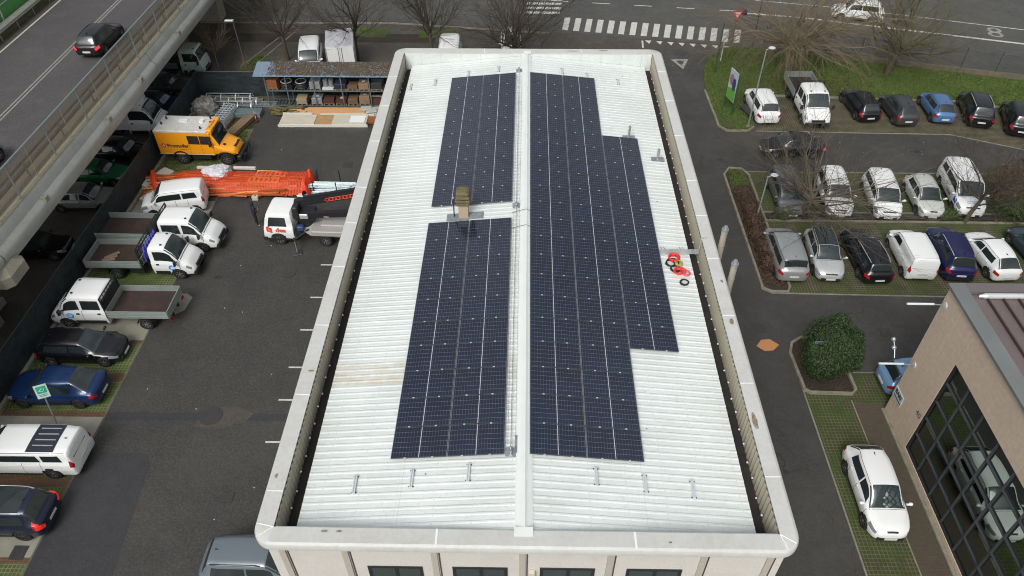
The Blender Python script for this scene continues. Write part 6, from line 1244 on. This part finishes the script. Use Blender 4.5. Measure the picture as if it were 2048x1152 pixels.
for (x,y,h,m_,l_) in ((16.3,46.15,1.7,M_plate,'short white post on the lawn corner'),(15.4,43.9,4.2,mat('dark_green_pole',(.02,.07,.05),.5),'dark green pole leaning on the lawn corner'),(19.55,49.0,4.6,M_dsteel,'black pole beside the give-way sign')):
    b=MB();b.tube([(0,0,0),(0,0,h)],.05,7);b.cyl((0,0,0),.16,.04,10);o=b.build('sign_post',m_);o.location=(x,y,0);tag(o,l_,'post','posts on the lawn corner')
t=thing('billboard','narrow green and white advertising board on two dark green posts','billboard',(15.3,37.9,0),R_(16));M_pole=mat('dark_green_pole',(0,0,0))
for yy in (-.62,.62): b=MB();b.tube([(0,yy,0),(0,yy,3.3)],.05,7);b.build('post',M_pole,t)
b=MB();b.box(-.05,0,-.59,.59,.95,3.25);b.build('board',mat('board_pale',(.50,.56,.60),.5,noise=[(1.4,.6,(.33,.38,.44))]),t)
b=MB();b.add([(-.056,-.57,.97),(-.056,.57,.97),(-.056,.57,1.75),(-.056,-.57,2.05)],[(0,3,2,1)]);b.build('green_field',mat('board_green',(.16,.42,.06),.5,noise=[(5,.5,(.05,.18,.03))]),t)
b=MB();b.add([(-.058,.2+.28*math.cos(a),2.5+.42*math.sin(a)) for a in [R_(i*30) for i in range(12)]],[tuple(range(12))]);b.add([(-.060,-.2+.25*math.cos(a),2.25+.5*math.sin(a)) for a in [R_(i*30) for i in range(12)]],[tuple(range(12))],1);b.build('printed_figure',[mat('print_violet',(.28,.16,.24),.5),mat('print_navy',(.05,.05,.14),.5)],t)
t=thing('floor_grate','dark slatted bench lying on the lawn beside the billboard','bench',(16.6,37.4,0),R_(-72))
for k in range(4): b=MB();b.box(-.75,.75,-.26+k*.14,-.16+k*.14,.38,.43);b.build('slat',M_dsteel,t)
for xx in (-.55,.55): b=MB();b.box(xx-.04,xx+.04,-.25,.25,.05,.38);b.build('leg',M_dsteel,t)
t=thing('parking_sign','green and white parking sign on a grey post over the concrete strip','sign',(-21.95,8.05,0),R_(35))
hb=2.3;b=MB();b.tube([(0,0,0),(0,0,hb+.25)],.035,8);b.build('pole',M_steel,t);b=MB();b.bevbox(-.26,.26,-.07,-.05,hb-.42,hb+.36,.004);b.build('board',mat('sign_mint',(.55,.70,.64),.5),t);b=MB();b.bevbox(-.19,.19,-.085,-.068,hb-.12,hb+.28,.004);b.build('green_panel',mat('sign_green',(.02,.42,.24),.5),t)
b=MB();b.tube([(-.11,-.09,hb+.02),(.02,-.09,hb+.15),(.12,-.09,hb+.1),(.05,-.09,hb-.02),(-.1,-.09,hb+.04)],.018,5);b.build('pictogram',M_plate,t)
b=MB()
for k in range(2): b.box(-.16,.16,-.082,-.068,hb-.30+k*.08,hb-.275+k*.08)
b.build('text_line',mat('sign_text',(.10,.22,.2),.5),t);t.rotation_euler=(R_(-6),R_(5),R_(28))
# railing along the main road
rl=thing('iron_railing','long dark iron railing on a low stone wall behind the lawn','railing',(30,45,0))
def Rl(o): o.parent=rl;o.matrix_parent_inverse=Matrix.Translation((-30,-45,0));return o
P0=Vector((20.3,48.35,0));P1=Vector((25.3,47.1,0));P2=Vector((40.2,43.05,0));P3=Vector((60,37.3,0));seg=[P0,P1,P2,P3]
for a,c in zip(seg[:-1],seg[1:]):
    d=(c-a);L_=d.length;d.normalize();nn=Vector((-d.y,d.x,0));b=MB();q1,q2,q3,q4=a-nn*.18,c-nn*.18,c+nn*.18,a+nn*.18;b.prism([(p.x,p.y) for p in (q1,q2,q3,q4)],0,.42);Rl(b.build('low_wall',mat('stone_wall',(.15,.13,.095),.85,noise=[(3,.6,(.07,.065,.04))])))
    b=MB()
    for z in (.6,1.9): b.tube([a+Vector((0,0,z)),c+Vector((0,0,z))],.03,4)
    Rl(b.build('rail',M_dsteel));b=MB();k=0
    while k<L_: p=a+d*k;b.tube([p+Vector((0,0,.5)),p+Vector((0,0,1.98))],.016,3,cap=False);k+=.14
    Rl(b.build('bars',M_dsteel));k=0
    while k<L_: p=a+d*k;b=MB();b.tube([p+Vector((0,0,.4)),p+Vector((0,0,2.1))],.035,5);Rl(b.build('railing_post',M_dsteel));k+=2.6
# person
def person():
    t=thing('person','person in dark jacket, hood and black trousers standing and looking at a phone','person',(-16.6,23.4,0),R_(-55))
    me=bpy.data.meshes.new('body');o=bpy.data.objects.new('body',me);COL.objects.link(o)
    J=[((0,0,.95),.13),((0,0,1.15),.13),((0,.02,1.38),.155),((0,.03,1.50),.07),((.02,.0,1.56),.06),((.09,.03,.50),.0)]
    V_=[(0,0,.93),(0,0,1.12),(0,-.01,1.34),(0,.01,1.47),(0,.03,1.56),(0,.05,1.66),(0,.04,1.75), (-.10,0,.88),(-.11,.02,.50),(-.11,-.02,.09),(-.12,.12,.045),(.10,0,.88),(.11,.03,.50),(.12,.0,.09),(.13,.14,.045), (-.19,0,1.40),(-.25,-.02,1.14),(-.12,.20,1.12),(-.05,.29,1.19), (.19,0,1.40),(.25,-.03,1.14),(.12,.20,1.10),(.05,.28,1.17)]
    E_=[(0,1),(1,2),(2,3),(3,4),(4,5),(5,6),(0,7),(7,8),(8,9),(9,10),(0,11),(11,12),(12,13),(13,14),(3,15),(15,16),(16,17),(17,18),(3,19),(19,20),(20,21),(21,22)]
    Rr=[.15,.14,.17,.12,.07,.10,.08,.10,.07,.048,.045,.10,.07,.048,.045,.085,.065,.045,.035,.085,.065,.045,.035]
    me.from_pydata(V_,E_,[]);m=o.modifiers.new('s','SKIN');sv=me.skin_vertices[0].data
    for i,r in enumerate(Rr): sv[i].radius=(r,r*.85);sv[i].use_root=(i==0)
    u=o.modifiers.new('u','SUBSURF');u.levels=2;u.render_levels=2;bpy.context.view_layer.update();dg=bpy.context.evaluated_depsgraph_get();nm=bpy.data.meshes.new_from_object(o.evaluated_get(dg));o.modifiers.clear();o.data=nm;nm.name='body'
    for mm in (mat('jacket_navy',(.012,.014,.028),.8),mat('trousers_black',(.010,.010,.012),.8),mat('skin',(.42,.25,.17),.6),mat('shoe_grey',(.35,.36,.37),.6)): nm.materials.append(mm)
    for p in nm.polygons:
        z=p.center.z;y=p.center.y
        p.material_index=3 if z<.11 else 1 if z<.90 else 2 if (y>.235 and z<1.35) or (z>1.55 and y>.085 and z<1.72) else 0
    nm.shade_smooth();o.parent=t
    b=MB();b.sphere((0,.01,1.68),.125,14,10,sc=(.95,1,1.1));b.build('hood',mat('jacket_navy',(0,0,0)),t,True)
    for sx in (-1,1):
        for k in range(4): b=MB();b.tube([(sx*(.045-.012*k),.30,1.20-.018*k),(sx*(.03-.01*k),.345,1.205-.02*k),(sx*.012,.355,1.215-.02*k)],.008,5);b.build('finger',mat('skin',(0,0,0)),t)
        b=MB();b.tube([(sx*.04,.29,1.22),(sx*.025,.32,1.25)],.010,5);b.build('thumb',mat('skin',(0,0,0)),t)
    return t
person()
b=MB();b.T=Matrix.Rotation(R_(-25),4,'X');b.bevbox(-.04,.04,-.006,.006,-.08,.08,.003);o=b.build('phone',mat('phone_dark',(.03,.03,.035),.2));o.location=(-16.6+.355*math.sin(R_(55)),23.4+.355*math.cos(R_(55)),1.25);o.rotation_euler=(0,0,R_(-55));tag(o,'dark phone held by the standing person','phone')
# ================= TREES AND PLANTS =================
def tree(name,label,x,y,h,R,seed,trunk_h=2.0,nb=7,tr=.16,depth=5,m=None,mt=None,up=.75,droop=0,lean=(0,0),group='bare winter trees',ntw=3,twr=.004,leaves=None,cat='tree',spread=1.0,dens=.66):
    q=random.Random(seed);t=thing(name,label,cat,(x,y,0),0,group);T=MB();C=MB();mt=mt or M_barkd;m=m or M_twigd;tips=[]
    top=Vector((lean[0],lean[1],trunk_h));pts=[Vector((0,0,0)),Vector((lean[0]*.3,lean[1]*.3,trunk_h*.4)),top];T.tube(pts,[tr*1.25,tr,tr*.85],9)
    def grow(p,d,L,r,k):
        n=4;pp=[p];rr=[r];j=.10+.015*k
        for i in range(n):
            d=(d+Vector((q.gauss(0,j),q.gauss(0,j),q.gauss(0,j)+.02-(droop*(.30 if k<=2 else .05))))).normalized();pp.append(pp[-1]+d*L/n);rr.append(r*(1-.5*(i+1)/n))
            if k>0 and i<n-1:
                for _ in range(2 if k>=depth-1 else 1):
                    if q.random()<dens:
                        dd=(d+Vector((q.gauss(0,.5)*spread,q.gauss(0,.5)*spread,q.gauss(.05,.35)))).normalized();grow(pp[-1],dd,L*q.uniform(.5,.85),rr[-1]*.6,k-1)
        C.tube(pp,[max(v,twr) for v in rr],5 if r>.04 else 3,0,False)
        if k>0: grow(pp[-1],d,L*q.uniform(.7,.9),rr[-1],k-1)
        else: tips.append(pp[-1])
    for i in range(nb):
        a=2*math.pi*i/nb+q.uniform(-.4,.4);el=q.uniform(up-.22,up+.25);d=Vector((math.cos(a)*math.cos(el),math.sin(a)*math.cos(el),math.sin(el)));z=trunk_h*q.uniform(.72,1.0) if i else trunk_h;p=Vector((lean[0]*z/trunk_h,lean[1]*z/trunk_h,z));grow(p,d,R*q.uniform(.38,.5),tr*q.uniform(.32,.5),depth-1)
    grow(top,Vector((q.uniform(-.15,.15),q.uniform(-.15,.15),1)).normalized(),(h-trunk_h)*.42,tr*.7,depth-1)
    T.build('trunk',mt,t,40);C.build('crown',[m],t)
    if leaves:
        b=MB();v=[];f=[];mi=[]
        for p in tips:
            if q.random()<leaves[1]:
                for _ in range(q.randint(1,3)):
                    c=p+Vector((q.gauss(0,.12),q.gauss(0,.12),q.gauss(0,.12)));a=q.uniform(0,6.3);s=leaves[2];u=Vector((math.cos(a),math.sin(a),q.uniform(-.5,.5)))*s;w=Vector((-math.sin(a),math.cos(a),q.uniform(-.6,.6)))*s*.6;k=len(v);v+=[c-u,c+w,c+u,c-w];f.append((k,k+1,k+2,k+3));mi.append(q.randrange(len(leaves[0])))
        b.v,b.f,b.mi=[tuple(p) for p in v],f,mi;tag(b.build('leaves',leaves[0],t),kind='stuff')
    return t
for k,(x,y,l,R,h) in enumerate(((-20.1,45.9,'bare tree left of the white van behind the rack',3.6,8.5),(-14.2,46.0,'bare tree beside the white box lorry',3.6,8.5),(-8.0,46.6,'bare tree just left of the far parapet corner van',3.6,8.5))):
    tree('bare_tree',l,x,y,h+1.5,R*1.5,31+k,2.3,8,.17,5,M_barkd,M_bark,.85,ntw=4,twr=.006)
tree('bare_tree','dense many-stemmed bare tree behind the far end of the ridge',-.9,46.5,9.0,6.6,44,1.0,16,.20,5,M_barkd,M_barkd,.72,ntw=4,twr=.007)
tree('weeping_tree','large weeping bare tree spreading over the lawn corner',21.4,43.9,8.0,7.8,51,2.4,24,.24,5,M_twig,M_bark,.50,droop=.42,spread=1.2)
tree('bare_tree','leaning mossy bare tree on the lawn by the road railing',29.3,43.9,8.5,6.6,63,2.0,16,.22,5,mat('mossy_twigs',(.105,.095,.05),.9),M_bark,.6,lean=(.5,.3))
tree('bare_tree','wide pale bare tree between the two middle car rows',17.1,24.6,5.6,7.2,72,1.5,16,.17,5,M_twigd,M_bark,.38,dens=.6,lean=(.55,.1),spread=1.2)
ML2=[mat('leaf_rust',(.13,.055,.03),.8),mat('leaf_brown',(0,0,0)),mat('leaf_tan',(.22,.13,.08),.8)]
tree('small_tree','small tree with sparse rusty leaves before the white passenger van',27.35,24.35,5.4,4.4,81,1.7,8,.12,5,M_barkd,M_bark,.62,lean=(.45,.15),leaves=(ML2,.16,.05))
for k,(x,y,R,h,l) in enumerate(((-25.6,44.6,2.8,5.5,'pale thin bare sapling beyond the netting fence corner'),(-22.2,42.0,1.4,2.6,'low bare shrub beside the grass strip'),(-27.8,46.5,2.4,3.5,'tangled bare shrub behind the pale green lorry'),(-19.6,42.2,1.6,2.2,'low bare brushwood in front of the leftmost bare tree'))):
    tree('bare_shrub',l,x,y,h,R,90+k,.4 if k else 1.2,7,.05 if k else .07,4,M_twig if k!=2 else M_twigd,M_twig,1.0,group='bare shrubs behind the fence',cat='shrub',twr=.005)
tree('bare_shrub','bare brown shrub on the raised bed at the right end of the planted strip',31.0,26.6,2.2,2.6,97,.3,9,.04,4,M_twigd,M_bark,.8,group='shrubs in the planted strip',cat='shrub',twr=.006,leaves=(ML2,.8,.05))
def foliage(name,label,blobs,n,leaf,mats,cat='shrub',group=None,shell=.35,core=None,z0=0):
    """leaf quads scattered through ellipsoids (cx,cy,cz,rx,ry,rz)"""
    q=random.Random(len(label)*7);t=thing(name,label,cat,(blobs[0][0],blobs[0][1],z0),0,group);ox,oy=blobs[0][0],blobs[0][1];v=[];f=[];mi=[];tot=sum(b_[3]*b_[4] for b_ in blobs)
    for (cx,cy,cz,rx,ry,rz) in blobs:
        for _ in range(int(n*rx*ry/tot)):
            z=q.uniform(-1,1);a=q.uniform(0,6.283);s=math.sqrt(1-z*z);r=1-shell*q.random()**1.6;r*=1+.05*math.sin(a*5+z*4)+.04*math.sin(a*11+z*9);nx,ny,nz=s*math.cos(a),s*math.sin(a),z
            c=Vector((cx-ox+rx*r*nx,cy-oy+ry*r*ny,cz-z0+rz*r*nz))
            if c.z<.02: continue
            nn=Vector((nx,ny,nz))+Vector((q.gauss(0,.5),q.gauss(0,.5),q.gauss(0,.5)));nn.normalize();u=nn.orthogonal().normalized();w=nn.cross(u);aa=q.uniform(0,6.3);u2=(u*math.cos(aa)+w*math.sin(aa))*leaf*q.uniform(.6,1.3);w2=(w*math.cos(aa)-u*math.sin(aa))*leaf*.55
            k=len(v);v+=[tuple(c-u2),tuple(c+w2),tuple(c+u2),tuple(c-w2)];f.append((k,k+1,k+2,k+3));mi.append(q.randrange(len(mats)))
    b=MB();b.v,b.f,b.mi=v,f,mi;tag(b.build('foliage',mats,t),kind='stuff')
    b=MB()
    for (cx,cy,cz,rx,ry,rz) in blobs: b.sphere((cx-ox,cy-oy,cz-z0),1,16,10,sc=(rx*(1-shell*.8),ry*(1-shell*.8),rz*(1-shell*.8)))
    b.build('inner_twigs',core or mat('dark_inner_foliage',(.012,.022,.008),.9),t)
    b=MB();b.tube([(0,0,0),(0,0,blobs[0][2])],.06,6);b.build('stem',M_bark,t);return t
MGx=[mat('evergreen_a',(.026,.058,.014),.6),mat('evergreen_b',(.014,.034,.009),.6),mat('evergreen_c',(.048,.088,.020),.6)]
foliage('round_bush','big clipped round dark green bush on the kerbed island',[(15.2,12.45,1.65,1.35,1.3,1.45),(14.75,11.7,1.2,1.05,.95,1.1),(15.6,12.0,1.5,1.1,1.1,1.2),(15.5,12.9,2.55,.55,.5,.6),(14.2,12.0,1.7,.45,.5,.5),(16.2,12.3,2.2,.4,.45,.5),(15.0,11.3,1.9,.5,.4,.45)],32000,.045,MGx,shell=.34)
t=thing('bush_sign','small bent dark metal sign poking out of the round bush','sign',(14.1,12.3,0));b=MB();b.tube([(0,-.4,.2),(.05,-.3,2.1),(.2,-.1,2.3)],.03,6);b.build('pole',M_dsteel,t);b=MB();b.bevbox(-.05,.4,-.45,-.40,2.2,2.4,.02);b.build('plate',mat('blue_grey_plate',(.12,.15,.19),.4),t)
MRd=[mat('hedge_red',(.10,.040,.026),.7),mat('hedge_red_dark',(.045,.022,.017),.7),mat('hedge_tan',(.15,.085,.055),.7),mat('hedge_olive',(.06,.06,.03),.7)]
for k in range(6):
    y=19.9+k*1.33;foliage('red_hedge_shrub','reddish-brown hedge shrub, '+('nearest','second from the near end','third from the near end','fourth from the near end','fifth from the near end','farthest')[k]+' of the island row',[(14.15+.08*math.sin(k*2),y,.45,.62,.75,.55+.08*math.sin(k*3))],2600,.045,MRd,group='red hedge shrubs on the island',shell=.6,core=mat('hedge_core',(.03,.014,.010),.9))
tufts('grass',[(13.6,28.0),(14.9,28.0),(14.8,29.9),(13.8,29.9)],1800,.09,MG,.05)
tufts('fallen_leaves',[(13.6,18.3),(14.8,18.3),(14.9,28),(13.6,28)],2600,.06,MRd[1:]+ML,.055,.05)
MHx=[mat('shrub_green_a',(.05,.095,.02),.7),mat('shrub_green_b',(.03,.06,.014),.7),mat('shrub_green_c',(.085,.11,.03),.7)]
MBx=[mat('shrub_brown_a',(.10,.055,.03),.8),mat('shrub_brown_b',(.06,.04,.022),.8),mat('shrub_brown_c',(.075,.085,.03),.8)]
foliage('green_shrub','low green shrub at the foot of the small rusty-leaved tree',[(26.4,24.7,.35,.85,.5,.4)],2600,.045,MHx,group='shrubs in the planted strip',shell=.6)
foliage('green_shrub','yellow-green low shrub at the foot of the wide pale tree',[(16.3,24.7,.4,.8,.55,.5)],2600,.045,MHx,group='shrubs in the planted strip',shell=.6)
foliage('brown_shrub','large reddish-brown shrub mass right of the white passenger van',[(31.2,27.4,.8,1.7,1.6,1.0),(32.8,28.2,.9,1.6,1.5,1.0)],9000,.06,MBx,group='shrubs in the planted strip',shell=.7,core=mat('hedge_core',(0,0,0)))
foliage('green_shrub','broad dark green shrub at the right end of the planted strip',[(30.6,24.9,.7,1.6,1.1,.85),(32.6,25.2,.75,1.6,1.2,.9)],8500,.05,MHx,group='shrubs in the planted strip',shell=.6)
